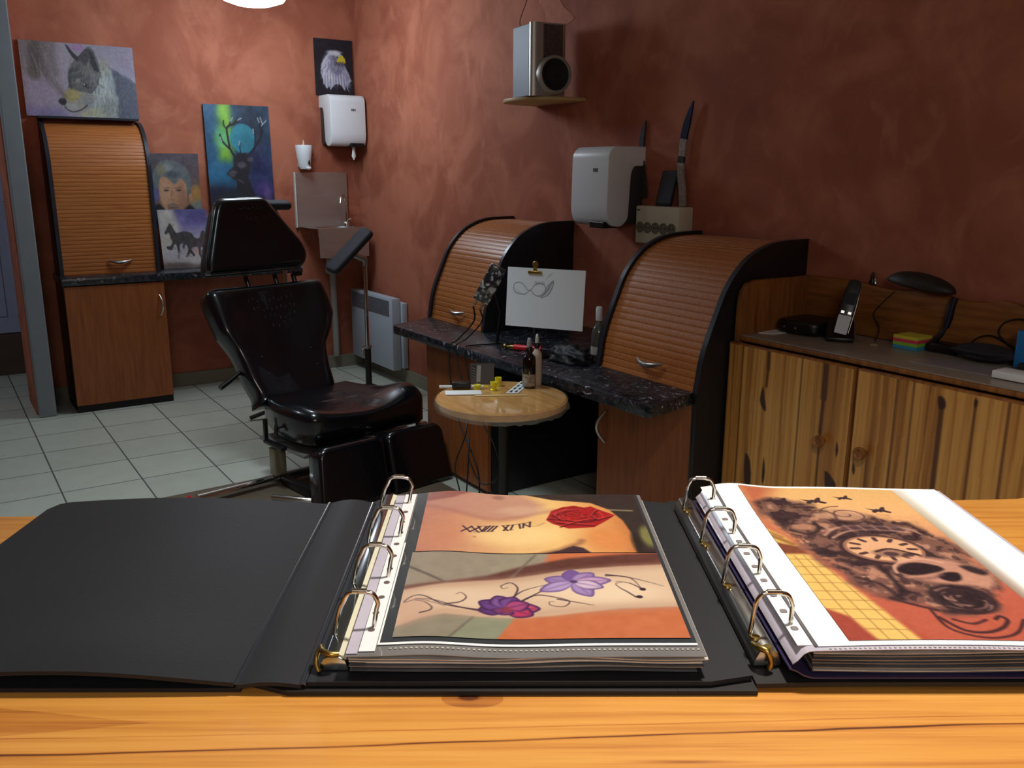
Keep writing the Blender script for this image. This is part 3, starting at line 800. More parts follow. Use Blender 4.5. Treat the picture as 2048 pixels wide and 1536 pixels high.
# frame, post, base
def cb(nm, a, c, m, bev=.003, lab=None):
    b = B(); box(b, a, c, bev, CM); return part(nm, b, m, ch, 40, lab)
cb('seat_frame', (-.29, -.17, .178), (.30, .22, .196), GREYL)
cb('frame_bar', (-.335, -.06, .198), (-.305, .10, .212), BLK)
cb('frame_bar', (-.318, .112, .20), (-.300, .128, .30), BLK)
cb('hinge_block', (-.20, .24, .20), (.18, .275, .26), BLK)
POST = mat('beige_post', hexc(150, 144, 122), .35, .3, var=.1)
cb('post', (-.318, .035, .055), (-.262, .085, .178), POST)
cb('post', (.255, .035, .055), (.310, .085, .178), POST)
b = B(); tube(b, [CM @ Vector((-.665, .065, .032)), CM @ Vector((.52, .065, .032))], .021, 16); part('base_bar', b, CHROME, ch, 60)
b = B(); tube(b, [CM @ Vector((-.415, -.105, .022)), CM @ Vector((-.30, -.27, .022)), CM @ Vector((.1, -.25, .022))], .012, 12); part('base_bar', b, CHROME, ch, 60)
cb('base_beam', (-.29, -.20, .012), (-.26, .044, .050), BLK)
cb('base_beam', (.26, -.20, .012), (.30, .044, .050), BLK)
# gap bracket between leg pads and seat
cb('leg_hinge', (.0, -.24, .205), (.03, -.18, .233), METAL, .002)
cb('leg_hinge', (.30, -.20, .205), (.35, -.17, .225), METAL, .002)
for x in (-.10, .05):
    b = B(); tube(b, [Mb @ Vector((x + .05, .53, -.07)), Mb @ Vector((x + .05, .60, -.075))], .011, 10); part('headrest_rod', b, BLK, ch, 60)
b = B(); tube(b, [Mb @ Vector((.19, .53, -.06)), Mb @ Vector((.19, .585, -.06)), Mb @ Vector((.235, .592, -.06))], .013, 10); part('headrest_lever', b, BLK, ch, 60)
b = B(); tube(b, [Mb @ Vector((-.205, .150, -.085)), Mb @ Vector((-.262, .118, -.088)), Mb @ Vector((-.312, .095, -.09))], [.009, .012, .013], 10); part('recline_lever', b, BLK, ch, 60)
b = B(); tube(b, [CM @ Vector((-.295, .00, .285)), CM @ Vector((-.318, .00, .285))], .006, 8)
tube(b, [CM @ Vector((-.318, .004, .298)), CM @ Vector((-.325, -.004, .268)), CM @ Vector((-.322, -.006, .258))], [.007, .009, .006], 10); part('knob', b, BLK, ch, 60)
# mat below the chair
MATM = mat('brown_mat', hexc(104, 92, 76), .35, var=.15, vscale=6)
b = B(); prism(b, round_poly([(.27, -1.305), (1.42, -1.255), (1.46, -2.12), (.30, -2.20)], .03), .0008, .0045, 'xy')
t = thing('floor_mat', 'thin brown floor mat under the black tattoo chair', 'mat', (.85, -1.7, 0)); part('mat_sheet', b, MATM, t)
b = B(); tube(b, crom([(.405, -1.405, .0055), (.432, -1.365, .0055), (.452, -1.352, .0055), (.447, -1.378, .0055), (.425, -1.40, .0055)], 6), .0035, 6); part('red_mark', b, RED, t)

# ------------------------------------------------------------------ arm rests on stands
def arm_stand(label, base, hp, pad_a, pad_b, rot):
    t = thing('armrest_stand', label, 'armrest', base, 0)
    x, y, _ = base
    b = B()
    for k in range(3):
        a = rot + k * 2 * PI / 3
        tube(b, [(x, y, .10), (x + .12 * math.cos(a), y + .12 * math.sin(a), .05), (x + .24 * math.cos(a), y + .24 * math.sin(a), .0135)], [.012, .011, .012], 10)
    part('tripod_base', b, BLK, t, 60)
    b = B(); tube(b, [(x, y, .06), (x, y, .335)], .019, 16); part('outer_tube', b, BLK, t, 60)
    b = B(); tube(b, [(x, y, .3352), (x, y, hp)], .0125, 14); part('pole', b, CHROME, t, 60)
    b = B(); lathe(b, [(.0195, 0), (.024, 0), (.024, .016), (.0195, .016)], (x, y, .326), 16); tube(b, [(x - .02, y - .004, .33), (x - .04, y - .012, .318), (x - .035, y - .014, .28)], [.005, .007, .005], 8); part('clamp', b, METAL, t, 60)
    A, Bp = Vector(pad_a), Vector(pad_b); d = (Bp - A).normalized(); L_ = (Bp - A).length
    side = Vector((-d.z * .3, .95, .1)); side = (side - d * side.dot(d)).normalized(); nn = d.cross(side)
    if nn.z > 0: nn = nn
    Mx = basis(A, d, side, d.cross(side))
    b = B(); cushion(b, round_poly([(0, -.06), (L_, -.06), (L_, .06), (0, .06)], .03), 0, .042, .018, None, Mx, 60); part('arm_pad', b, RUBBER, t, 60)
    mid = A + d * L_ * .5
    b = B(); tube(b, [(x, y, hp - .04), (x, y, hp), tuple(mid + d.cross(side) * (-.012))], [.016, .020, .016], 12); part('swivel', b, GREYL, t, 60)
    return t
arm_stand('black padded armrest tilted on a chrome stand in front of the radiator', (1.793, -.25, 0), .86, (1.588, -.25, .785), (1.835, -.25, 1.015), .4)
arm_stand('black armrest stand mostly hidden behind the chair headrest', (1.275, -.34, 0), 1.08, (1.15, -.34, 1.168), (1.318, -.34, 1.166), .9)
# ------------------------------------------------------------------ paintings
PAINT = paint_mat('oil_paint', .55)
CANV = mat('canvas_edge', hexc(120, 116, 120), .8, var=.1)
CANVD = mat('canvas_edge_dark', hexc(26, 26, 34), .8, var=.1)
def painting(name, label, x0, x1, z0, z1, ytop, ybot, cv, edge, gain=1.0, depth=.018):
    """canvas leaning on / hung at the back wall; front face at y=ytop (top) / ybot (bottom)"""
    t = thing(name, label, 'painting', ((x0 + x1) / 2, ybot, z0))
    ex = Vector((1, 0, 0)); up = Vector((0, ytop - ybot, z1 - z0)); H = up.length; up.normalize(); n = ex.cross(up)
    Mx = basis((x0, ybot, z0), ex, up, n)
    b = B(); box(b, (0, 0, -depth), (x1 - x0, H, -.0006), .002, Mx); part('canvas', b, edge, t)
    picture('painted_face', cv, lambda u, v: Mx @ Vector((u * (x1 - x0), (1 - v) * H, 0)), PAINT, t, gain)
    return t
# wolf
c = Cv(240, 162, (150, 142, 156))
c.gradh([(0, (140, 130, 134)), (.2, (126, 114, 116)), (.35, (168, 160, 174)), (.6, (152, 146, 160)), (1, (150, 142, 164))])
c.poly([(0, .45), (.12, .42), (.30, .62), (.36, .9), (.4, 1.02), (0, 1.02)], (172, 158, 182), .25, .9)
c.poly([(0, .88), (.3, .9), (.4, 1.05), (0, 1.05)], (120, 112, 170), .2, .6)
c.blob(.13, .22, .06, .24, (92, 82, 80), .9, .8); c.blob(.10, .42, .05, .1, (84, 84, 68), .9, .6)
c.line([(.17, .36), (.25, .5), (.32, .68)], .07, (108, 94, 96), .7, .10); c.line([(.28, 0), (.27, .2), (.29, .42)], .08, (122, 110, 112), .6, .1)
c.blob(.50, .05, .06, .05, (172, 116, 176), .8, .6); c.poly([(.78, 0), (1, 0), (1, .4), (.86, .25)], (140, 124, 146), .2, .6)
BG = [(0, 0), (1, 0), (1, 1), (0, 1)]
fur(c, BG, 260, .14, 1.35, [(178, 170, 188), (120, 110, 114), (150, 138, 160), (190, 184, 200)], .012, .25, 2)
BODY = [(.76, .28), (.86, .36), (1.02, .52), (1.02, 1.02), (.7, 1.02), (.72, .6)]
c.poly(BODY, (82, 86, 104), .05, 1, 0, .05, 3); fur(c, BODY, 220, .10, 1.9, [(60, 62, 80), (108, 114, 132), (74, 76, 92), (96, 102, 110)], .010, .5, 3)
RUFF = [(.60, .1), (.70, .20), (.79, .34), (.81, .7), (.80, 1.02), (.48, 1.02), (.52, .92), (.56, .74), (.58, .4)]
c.poly(RUFF, (152, 162, 166), .05, 1, 0, .06, 4); c.blob(.67, .62, .09, .2, (182, 194, 198), .9, .8); c.blob(.60, .97, .13, .10, (192, 184, 134), .9, .8); c.blob(.74, .9, .08, .2, (122, 126, 126), .9, .6); c.blob(.72, .30, .05, .1, (150, 140, 110), .9, .6)
fur(c, RUFF, 420, .09, lambda x, y: 1.9 - (x - .6) * 1.5, [(206, 214, 218), (120, 128, 132), (168, 174, 172), (140, 142, 132), (190, 186, 150)], .009, .5, 4)
HEAD = [(.42, .32), (.465, .21), (.52, .14), (.58, .06), (.64, .08), (.67, .20), (.685, .36), (.66, .5), (.63, .60), (.58, .70), (.55, .76), (.44, .72), (.385, .64), (.40, .44)]
c.poly(HEAD, (96, 96, 98), .025, 1, 0, .03, 8)
c.blob(.47, .40, .06, .12, (72, 70, 74), .9, .7); c.blob(.57, .34, .06, .10, (116, 114, 108), .9, .6); c.blob(.63, .46, .04, .08, (150, 156, 160), .9, .5)
fur(c, HEAD, 420, .06, lambda x, y: 2.4 - (x - .4) * 3, [(58, 56, 62), (128, 124, 118), (84, 82, 86), (104, 108, 112), (150, 146, 136)], .009, .5, 5)
MUZ = [(.395, .60), (.45, .64), (.54, .66), (.61, .68), (.60, .78), (.54, .86), (.46, .925), (.39, .93), (.325, .87), (.295, .80), (.325, .72), (.36, .66)]
c.poly(MUZ, (158, 154, 146), .02, 1, 0, .015, 9)
c.poly([(.395, .60), (.46, .63), (.50, .68), (.46, .76), (.38, .79), (.33, .76), (.35, .68)], (168, 150, 92), .05, .85); c.blob(.43, .70, .04, .05, (190, 172, 100), .9, .7); c.blob(.40, .86, .06, .045, (176, 178, 180), .8, .9); c.blob(.545, .77, .05, .09, (128, 132, 142), .9, .8); c.blob(.345, .72, .02, .04, (110, 98, 70), .8, .6)
fur(c, MUZ, 180, .04, .4, [(190, 184, 166), (120, 118, 116), (170, 160, 120), (150, 150, 150)], .007, .4, 6)
c.poly([(.505, .20), (.585, .045), (.625, .06), (.60, .18), (.56, .30)], (70, 66, 72), .03); c.poly([(.598, .08), (.635, .12), (.678, .37), (.63, .35), (.605, .24)], (36, 36, 46), .03); c.line([(.585, .05), (.61, .03), (.64, .08), (.66, .2)], .016, (96, 92, 98), .7)
c.poly([(.395, .02), (.415, .03), (.46, .12), (.505, .19), (.49, .24), (.45, .19), (.42, .11)], (50, 46, 56), .02); c.line([(.505, .18), (.54, .12), (.575, .07)], .022, (64, 58, 70), .8)
c.line([(.415, .36), (.40, .48), (.41, .60)], .03, (58, 58, 66), .7, .04)
c.line([(.50, .50), (.545, .55), (.60, .53), (.66, .54), (.70, .58)], .022, (70, 70, 76), .35, .03, 6); c.blob(.475, .50, .022, .035, (152, 148, 132), .7, .7); c.blob(.535, .555, .020, .022, (40, 38, 42), .5, .9); c.blob(.527, .548, .007, .010, (216, 216, 210), .5, .9); c.blob(.56, .585, .02, .012, (60, 58, 62), .6, .8)
c.poly([(.285, .78), (.31, .745), (.345, .755), (.355, .79), (.345, .835), (.315, .845), (.29, .82)], (36, 34, 44), .02); c.blob(.315, .77, .012, .012, (90, 90, 104), .7, .6)
c.line([(.335, .865), (.36, .905), (.40, .930), (.45, .915), (.50, .875), (.535, .83)], .016, (46, 44, 52), .85, .014, 6); c.line([(.33, .84), (.345, .875)], .01, (60, 56, 60), .7)
c.noise(.06, 60, 40, 12)
painting('wolf_painting', 'wide painting of a grey wolf head standing on the tall shutter cabinet', .207, .799, 1.6615, 2.064, YB - .0185, YB - .040, c, CANV, .85)
# eagle
c = Cv(96, 136, (24, 24, 34)); c.noise(.03, 6, 8, 2)
c.poly([(.30, .30), (.40, .22), (.55, .20), (.68, .24), (.76, .34), (.78, .45), (.90, .60), (.95, .72), (.88, .78), (.84, .88), (.80, .80), (.76, .90), (.70, .82), (.62, .78), (.50, .80), (.38, .90), (.34, .84), (.28, .88), (.20, .76), (.14, .62), (.16, .46), (.22, .36)], (176, 176, 196), .02, 1, 0, .03, 5)
c.blob(.36, .5, .17, .22, (206, 206, 220), .8, .8); c.blob(.58, .48, .20, .16, (112, 110, 136), .9, .9); c.blob(.66, .42, .12, .06, (70, 66, 84), .9, .9)
c.blob(.48, .33, .12, .045, (104, 102, 122), .8, .8); c.blob(.52, .23, .2, .04, (206, 208, 216), .8, .8); c.blob(.78, .66, .13, .1, (150, 148, 174), .8, .8)
EAG = [(.20, .76), (.14, .62), (.16, .46), (.30, .30), (.60, .22), (.76, .45), (.95, .72), (.84, .86), (.62, .80), (.38, .88)]
fur(c, EAG, 200, .07, lambda x, y: 1.9 - (x - .3) * 1.6, [(220, 220, 232), (130, 130, 156), (190, 190, 208), (98, 98, 122)], .009, .5, 7)
for k in range(9):
    c.line([(.22 + .07 * k, .60 + .02 * (k % 3)), (.20 + .075 * k, .80 + .02 * (k % 2))], .014, (224, 224, 232), .6, .014); c.line([(.25 + .07 * k, .64), (.24 + .075 * k, .84)], .010, (96, 96, 120), .5, .012)
c.poly([(.57, .385), (.64, .29), (.73, .265), (.80, .33), (.815, .40), (.78, .415), (.74, .40), (.60, .405)], (204, 188, 56), .015); c.line([(.60, .395), (.74, .385), (.80, .41)], .012, (120, 104, 30), .8)
c.blob(.60, .315, .02, .015, (30, 28, 30), .3)
c.noise(.05, 26, 34, 4)
painting('eagle_painting', 'narrow dark painting of a white eagle head above the corner towel dispenser', 1.925, 2.190, 1.8565, 2.213, YB - .0145, YB - .020, c, CANVD, .9, .014)
# stag with moon
c = Cv(150, 330, (30, 44, 70))
A_ = c.asp
c.gradv([(0, (36, 84, 118)), (.3, (34, 92, 130)), (.45, (36, 110, 150)), (.55, (24, 40, 62)), (1, (16, 18, 34))])
c.poly([(.45, -.02), (1.02, -.02), (1.02, .5), (.55, .45), (.5, .2)], (38, 46, 62), .3, .9); c.poly([(.55, .3), (1.02, .25), (1.02, .62), (.6, .55)], (36, 40, 92), .2, .8)
c.poly([(.2, -.02), (.38, -.02), (.42, .1), (.40, .24), (.36, .34), (.20, .34), (.16, .2), (.24, .12)], (142, 200, 60), .08, .95, 0, .04, 3)
c.blob(.26, .2, .1, .06, (84, 190, 150), 1, .6); c.noise(.09, 7, 15, 8)
c.blob(.565, .205, .195, .092, (48, 138, 158), .12, .95); c.blob(.62, .22, .1, .06, (40, 110, 130), 1, .6)
K = (26, 24, 40)
for pts, w in (([(.42, .32), (.36, .27), (.34, .21), (.33, .15), (.36, .13), (.42, .12), (.52, .095)], .013), ([(.33, .15), (.29, .125), (.29, .10)], .009), ([(.36, .135), (.40, .10), (.43, .07)], .008), ([(.35, .27), (.25, .225), (.22, .185)], .012), ([(.44, .12), (.50, .085)], .007),
               ([(.62, .32), (.74, .26), (.84, .2), (.88, .15)], .013), ([(.74, .26), (.76, .19), (.74, .16)], .009), ([(.84, .2), (.9, .12), (.93, .09)], .009), ([(.85, .18), (.85, .10), (.83, .08)], .009), ([(.52, .30), (.51, .26), (.52, .23)], .007)):
    c.line(pts, w, K, 1, .008, 4)
for pts in ([(.40, .10), (.43, .075)], [(.51, .092), (.56, .08)], [(.74, .17), (.735, .145)], [(.84, .10), (.82, .075)], [(.89, .11), (.86, .07)], [(.88, .12), (.945, .09)], [(.50, .245), (.515, .225)], [(.24, .225), (.22, .2)]):
    c.line(pts, .008, (190, 196, 206), .85, .008)
c.poly([(.40, .33), (.47, .30), (.60, .29), (.70, .33), (.66, .37), (.62, .45), (.68, .55), (.78, .64), (.72, .70), (.36, .66), (.42, .55), (.42, .47), (.34, .45), (.29, .425), (.34, .40), (.40, .38)], (30, 28, 38), .015, 1, 0, .015, 6)
c.poly([(.30, .42), (.36, .40), (.44, .41), (.40, .445), (.34, .45)], (74, 70, 80), .015, .9); c.blob(.52, .37, .07, .02, (96, 90, 98), .8, .8); c.blob(.66, .335, .05, .015, (90, 84, 96), .8, .8); c.line([(.44, .46), (.52, .48)], .01, (88, 74, 84), .8)
c.poly([(0, .50), (.44, .52), (.42, .60), (0, .60)], (20, 26, 52), .04, .7)
c.blob(.86, .52, .16, .05, (84, 60, 132), 1, .7); c.blob(.9, .56, .06, .05, (126, 100, 160), 1, .5); c.blob(.35, .6, .3, .06, (30, 44, 44), 1, .8)
c.noise(.05, 18, 36, 9)
c.line([(.78, .655), (.82, .645), (.84, .66), (.88, .645), (.92, .65)], .006, (170, 160, 180), .8, .006)
painting('stag_painting', 'tall dark painting of a stag before a blue moon and green light', 1.180, 1.592, .7775, 1.768, YB - .022, YB - .060, c, CANVD, .85)
# man portrait (generic)
c = Cv(110, 146, (84, 76, 84))
c.gradv([(0, (84, 76, 88)), (.5, (104, 82, 80)), (.75, (150, 110, 76)), (1, (120, 110, 110))])
c.blob(.92, .60, .14, .14, (190, 142, 70), 1, .8); c.blob(.95, .80, .16, .12, (110, 134, 132), 1, .8); c.blob(.10, .58, .12, .14, (84, 90, 160), 1, .8); c.noise(.05, 6, 8, 3)
c.poly([(-.02, .78), (.2, .72), (.35, .85), (.66, .8), (.78, .74), (1.02, .92), (1.02, 1.02), (-.02, 1.02)], (34, 34, 42), .04)
c.poly([(.22, .36), (.30, .26), (.60, .26), (.74, .40), (.75, .58), (.66, .78), (.56, .92), (.42, .92), (.30, .80), (.22, .62)], (190, 140, 108), .03, 1, 4)
c.blob(.34, .6, .1, .2, (206, 164, 132), 1, .6); c.blob(.64, .64, .08, .2, (150, 106, 84), 1, .6)
c.poly([(.13, .48), (.12, .32), (.2, .18), (.38, .10), (.60, .12), (.78, .24), (.84, .40), (.80, .56), (.74, .60), (.73, .44), (.62, .36), (.52, .44), (.42, .38), (.30, .33), (.24, .38), (.21, .50)], (104, 112, 114), .03, 1, 3, .03, 5)
c.blob(.40, .2, .1, .06, (150, 156, 156), 1, .7); c.blob(.28, .24, .08, .08, (142, 130, 96), 1, .7); c.blob(.5, .3, .12, .05, (62, 76, 82), 1, .7); c.blob(.80, .64, .035, .06, (184, 140, 110), .5)
for x in (.35, .58): c.blob(x, .53, .05, .016, (78, 62, 58), .8, .9); c.line([(x - .06, .495), (x + .06, .49)], .014, (92, 76, 66), .7)
c.line([(.45, .54), (.43, .66), (.47, .68)], .016, (150, 102, 78), .7); c.poly([(.34, .74), (.44, .71), (.56, .74), (.60, .84), (.52, .92), (.42, .91), (.36, .84)], (120, 104, 96), .03, .7); c.line([(.40, .785), (.54, .785)], .014, (104, 66, 60), .8)
c.noise(.06, 24, 30, 7)
painting('man_portrait_painting', 'painted portrait of a grey-haired man on the back wall, left of the stag painting', .812, 1.128, 1.05, 1.467, YB - .0183, YB - .0183, c, CANV, .85)
# horses
c = Cv(100, 118, (150, 140, 146))
c.gradv([(0, (92, 84, 136)), (.25, (104, 96, 150)), (.5, (150, 146, 164)), (.8, (186, 178, 178)), (1, (112, 100, 96))])
c.poly([(-.02, -.02), (.3, -.02), (.42, .3), (.3, .6), (-.02, .7)], (184, 178, 166), .15, .9); c.poly([(.4, -.02), (1, -.02), (1, .2), (.6, .22)], (62, 54, 112), .15, .8); c.noise(.08, 5, 6, 5)
HO = [(.0, .35), (.10, .27), (.35, .24), (.55, .28), (.64, .14), (.72, .02), (.78, .05), (.90, .2), (.95, .27), (.90, .31), (.80, .26), (.76, .40), (.72, .50), (.80, .62), (.92, .62), (.92, .68), (.78, .72), (.68, .60), (.60, .58), (.58, .82), (.62, .96), (.56, .98), (.50, .82), (.48, .58), (.34, .58), (.24, .62), (.18, .78), (.06, .92), (.0, .88), (.11, .72), (.13, .56), (.06, .46), (-.02, .62), (-.08, .56)]
for x0, y0, sx, sy, col, fl in ((.46, .36, .56, .50, (70, 56, 58), 1), (.06, .22, .60, .64, (50, 48, 50), -1)):
    P = [((x0 + sx * (x if fl > 0 else 1 - x)), y0 + sy * y) for x, y in HO]
    c.poly(P, col, .02, 1, 2, .02, 4); fur(c, P, 60, .05, .4, [(30, 28, 34), (92, 80, 74), (60, 58, 66)], .012, .5, 5)
c.blob(.30, .80, .20, .08, (168, 164, 170), 1, .7); c.blob(.72, .88, .2, .06, (190, 184, 184), 1, .7); c.blob(.68, .72, .05, .05, (190, 130, 118), 1, .6); c.blob(.25, .96, .3, .06, (86, 74, 68), 1, .8)
c.noise(.06, 20, 24, 8)
painting('horse_painting', 'small painting of running dark horses standing in front of the man portrait', .842, 1.135, .7775, 1.132, .655, .590, c, CANV, .95, .014)

# ------------------------------------------------------------------ round work table
RT = (1.215, -2.632); RR_ = .226; RZ = .62
t = thing('round_side_table', 'small round wooden work table wrapped in clear film, in front of the worktop', 'table', (RT[0], RT[1], 0))
TABW = ramp_mat('film_wrapped_wood', [(.3, hexc(196, 142, 80)), (.5, hexc(212, 160, 94)), (.7, hexc(224, 176, 112))], 7, (6, 1, 6), .14, coat=.6, rot=(0, 0, .6))
b = B(); lathe(b, [(0, 0), (RR_ - .012, 0), (RR_ - .002, .006), (RR_, .014), (RR_, .026), (RR_ - .006, .032), (0, .032)], (RT[0], RT[1], RZ - .032), 64); part('table_top', b, TABW, t, 40)
FILM = mat('clear_film', hexc(206, 200, 190), .12, 0, trans=.0, alpha=.22, spec=.8, bump=.6, bscale=30)
b = B(); rr = random.Random(5)
q = bmesh.new(); n = 90; rows = []
for j, (dr, z) in enumerate(((.0015, RZ - .001), (.003, RZ - .014), (.0035, RZ - .03), (-.002, RZ - .040))):
    rows.append([q.verts.new((RT[0] + (RR_ + dr + rr.uniform(-.001, .0025) * (j > 0)) * math.cos(2 * PI * k / n), RT[1] + (RR_ + dr + rr.uniform(-.001, .002) * (j > 0)) * math.sin(2 * PI * k / n), z + rr.uniform(-.003, .003) * (j > 1))) for k in range(n)])
for A, C_ in zip(rows, rows[1:]):
    for k in range(n): q.faces.new((A[k], A[(k + 1) % n], C_[(k + 1) % n], C_[k]))
merge(b, q); part('plastic_wrap', b, FILM, t, 30)
b = B(); tube(b, [(RT[0] + .02, RT[1] + .02, .03), (RT[0] + .02, RT[1] + .02, RZ - .034)], .018, 16); part('column', b, BLK, t, 60)
b = B(); lathe(b, [(0, 0), (.15, 0), (.15, .008), (.05, .022), (.02, .035), (0, .035)], (RT[0] + .02, RT[1] + .02, .001), 32); part('foot', b, BLK, t, 60)
b = B(); tube(b, [(RT[0] + .10, RT[1] - .06, RZ - .034), (RT[0] + .10, RT[1] - .06, RZ - .085)], [.009, .007], 10); part('clamp_screw', b, GREYL, t, 60)
b = B(); tube(b, [(RT[0] + .09, RT[1] - .02, RZ - .052), (RT[0] + .235, RT[1] - .07, RZ - .052)], .013, 12); part('clamp_arm', b, GREYD, t, 60)
def onr(x, y): return (x, y, RZ + .0008)
# ink bottles
def bottle(label, c, r, h, body, cap_m, tip_m, lab=None, group=None):
    t = thing('ink_bottle', label, 'bottle', c)
    b = B(); lathe(b, [(0, 0), (r * .92, 0), (r, .004), (r, h * .80), (r * .9, h * .88), (r * .5, h * .96), (r * .42, h), (0, h)], c, 28); part('bottle_body', b, body, t, 50)
    if lab:
        b = B(); lathe(b, [(r + .0006, h * .06), (r + .0006, h * .40)], c, 28, cap=False); part('paper_label', b, lab, t, 60)
    b = B(); lathe(b, [(0, h + .0005), (r * .52, h + .0005), (r * .52, h + .016), (r * .36, h + .020), (0, h + .020)], c, 20); part('cap_ring', b, cap_m, t, 50)
    b = B(); lathe(b, [(0, h + .0205), (r * .40, h + .0205), (r * .34, h + .040), (r * .22, h + .050), (0, h + .052)], c, 18); part('nozzle', b, tip_m, t, 60)
    return t
LAB = ramp_mat('bottle_label', [(.35, hexc(96, 88, 78)), (.5, hexc(150, 140, 124)), (.65, hexc(176, 168, 150))], 60, (1, 1, 2), .5)
TIP = mat('grey_nozzle', hexc(140, 142, 142), .5)
bottle('black ink bottle with grey nozzle on the round table', onr(1.366, -2.578), .0235, .128, mat('black_ink', hexc(14, 10, 12), .15, coat=.5), BLK, TIP, LAB)
bottle('white ink bottle with dark cap ring behind the black bottle on the round table', onr(1.412, -2.560), .0178, .134, mat('white_ink', hexc(196, 180, 164), .35), BLK, mat('pale_nozzle', hexc(190, 198, 194), .5))
# yellow caps
for k, (x, y, lab) in enumerate(((1.200, -2.498, 'short yellow ink cup beside the white pen tip'), (1.238, -2.546, 'front yellow ink cup standing in the middle of the round table'), (1.288, -2.497, 'back yellow ink cup standing in the middle of the round table'))):
    b = B(); hh_ = .015 if k == 0 else .030
    lathe(b, [(0, 0), (.012, 0), (.012, .003), (.0085, .005), (.0085, hh_ * .5), (.0125, hh_ * .6), (.0125, hh_), (.009, hh_), (.008, hh_ * .7), (0, hh_ * .6)], onr(x, y), 18)
    lone('plastic_ink_cup', b, YEL, lab, 'ink cup', 50, 'yellow ink cups')
dv = Vector((.833, -.553, 0)); dq = Vector((.554, .833, 0))
def rbox(name, label, cat, c, sx, sy, sz, m, yaw=0, bev=.002, z=RZ + .0008):
    a = -.587 + yaw
    Mx = Matrix.Translation((c[0], c[1], z)) @ Matrix.Rotation(a, 4, 'Z')
    b = B(); box(b, (-sx / 2, -sy / 2, 0), (sx / 2, sy / 2, sz), bev, Mx); return lone(name, b, m, label, cat, 40)
rbox('tissue_pad', 'folded white tissue pad on the left of the round table', 'tissue', (1.125, -2.528), .125, .056, .004, PAPER, .1, .001)
a_ = Matrix.Translation((1.150, -2.466, RZ + .0125)) @ Matrix.Rotation(-.587 + .05, 4, 'Z')
t = thing('tattoo_pen', 'white pen with a thick black grip lying on the round table', 'pen', (1.165, -2.470, RZ + .001))
b = B(); tube(b, [a_ @ Vector((-.075, 0, -.004)), a_ @ Vector((.08, 0, -.004))], .0055, 12); part('barrel', b, WHITE, t, 60)
b = B(); box(b, (-.03, -.013, -.0112), (.036, .013, .014), .005, a_); part('grip', b, BLK, t, 40)
b = B(); tube(b, [a_ @ Vector((.081, 0, -.004)), a_ @ Vector((.098, 0, -.005))], [.004, .002], 10); part('pen_tip', b, YEL, t, 60)
b = B(); p0, p1 = Vector((1.140, -2.583, RZ + .0018)), Vector((1.295, -2.672, RZ + .0018))
q = (p1 - p0).normalized(); s_ = Vector((-q.y, q.x, 0)); prism(b, [tuple((p0 + s_ * .006).xy), tuple((p0 - s_ * .006).xy), tuple((p1 - s_ * .006).xy), tuple((p1 + s_ * .006).xy)], RZ + .0008, RZ + .0034, 'xy', .0006)
lone('wooden_stick', b, mat('pale_stick', hexc(214, 186, 126), .6, var=.05), 'thin pale wooden stick on the round table', 'stick', 40)
# printed blister strip
cvp = Cv(70, 30, (222, 226, 224))
for i in range(2):
    for j in range(4): cvp.poly([(.08 + j * .23, .18 + i * .42), (.24 + j * .23, .18 + i * .42), (.22 + j * .23, .40 + i * .42), (.06 + j * .23, .40 + i * .42)], (40, 44, 48), .04)
t = thing('needle_strip', 'white needle packet strip printed with black bars on the round table', 'packet', (1.32, -2.545, RZ))
pa, pb_ = Vector((1.247, -2.608, RZ + .0022)), Vector((1.390, -2.490, RZ + .0022)); d_ = pb_ - pa; sd = Vector((.833, -.553, 0)) * .042
b = B(); prism(b, [tuple(pa.xy), tuple((pa + sd).xy), tuple((pb_ + sd).xy), tuple(pb_.xy)], RZ + .0008, RZ + .0020); part('backing', b, PAPER, t)
picture('printed_face', cvp, lambda u, v: pa + d_ * u + sd * v, PAINT, t)
# upright clear packet with black and white print behind the caps
cvp = Cv(60, 44, (70, 62, 58)); cvp.poly([(.28, .1), (.45, .1), (.42, .9), (.25, .9)], (150, 150, 146), .04); cvp.poly([(.06, .1), (.24, .1), (.22, .7), (.04, .7)], (26, 26, 28), .04)
for j in range(4): cvp.line([(.08, .2 + j * .13), (.2, .28 + j * .13)], .03, (160, 160, 156), .8)
t = thing('needle_packet', 'black and white printed packet standing at the back of the round table', 'packet', (1.270, -2.445, RZ))
Mp = basis((1.215, -2.425, RZ + .001), dv, dq * .25 + Vector((0, 0, .97)), dq * -.97 + Vector((0, 0, .25)))
b = B(); box(b, (0, 0, -.012), (.085, .075, -.0004), .001, Mp); part('pouch', b, GREYD, t)
picture('printed_face', cvp, lambda u, v: Mp @ Vector((u * .085, (1 - v) * .075, 0)), PAINT, t)

# ------------------------------------------------------------------ drawing on a stand
PD = Vector((.523, -.852, 0)).normalized(); PN = Vector((-PD.y, PD.x, 0)) * -1    # faces the viewer
c0 = Vector((1.478, -2.252, 0)); W_, H_ = .318, .225; zb = .787
up = (Vector((0, 0, 1)) - PN * .10).normalized(); nrm = PD.cross(up)
Md = basis(c0 + Vector((0, 0, zb)), PD, up, nrm)
cv = Cv(190, 134, (214, 220, 224))
G = (84, 88, 94)
inf = [(.09, .36), (.10, .28), (.16, .25), (.22, .29), (.27, .37), (.31, .38), (.36, .29), (.42, .25), (.48, .27), (.51, .35), (.49, .44), (.43, .47), (.36, .44), (.31, .37), (.27, .42), (.22, .45), (.15, .44), (.10, .41), (.09, .36)]
cv.line(inf, .011, G, .75, .014, 5)
for k in range(7): cv.line([(.40 + .022 * k, .47 - .004 * k), (.47 + .020 * k, .42 - .02 * k), (.535 + .011 * k, .26 - .012 * k)], .006, G, .65, .01, 4)
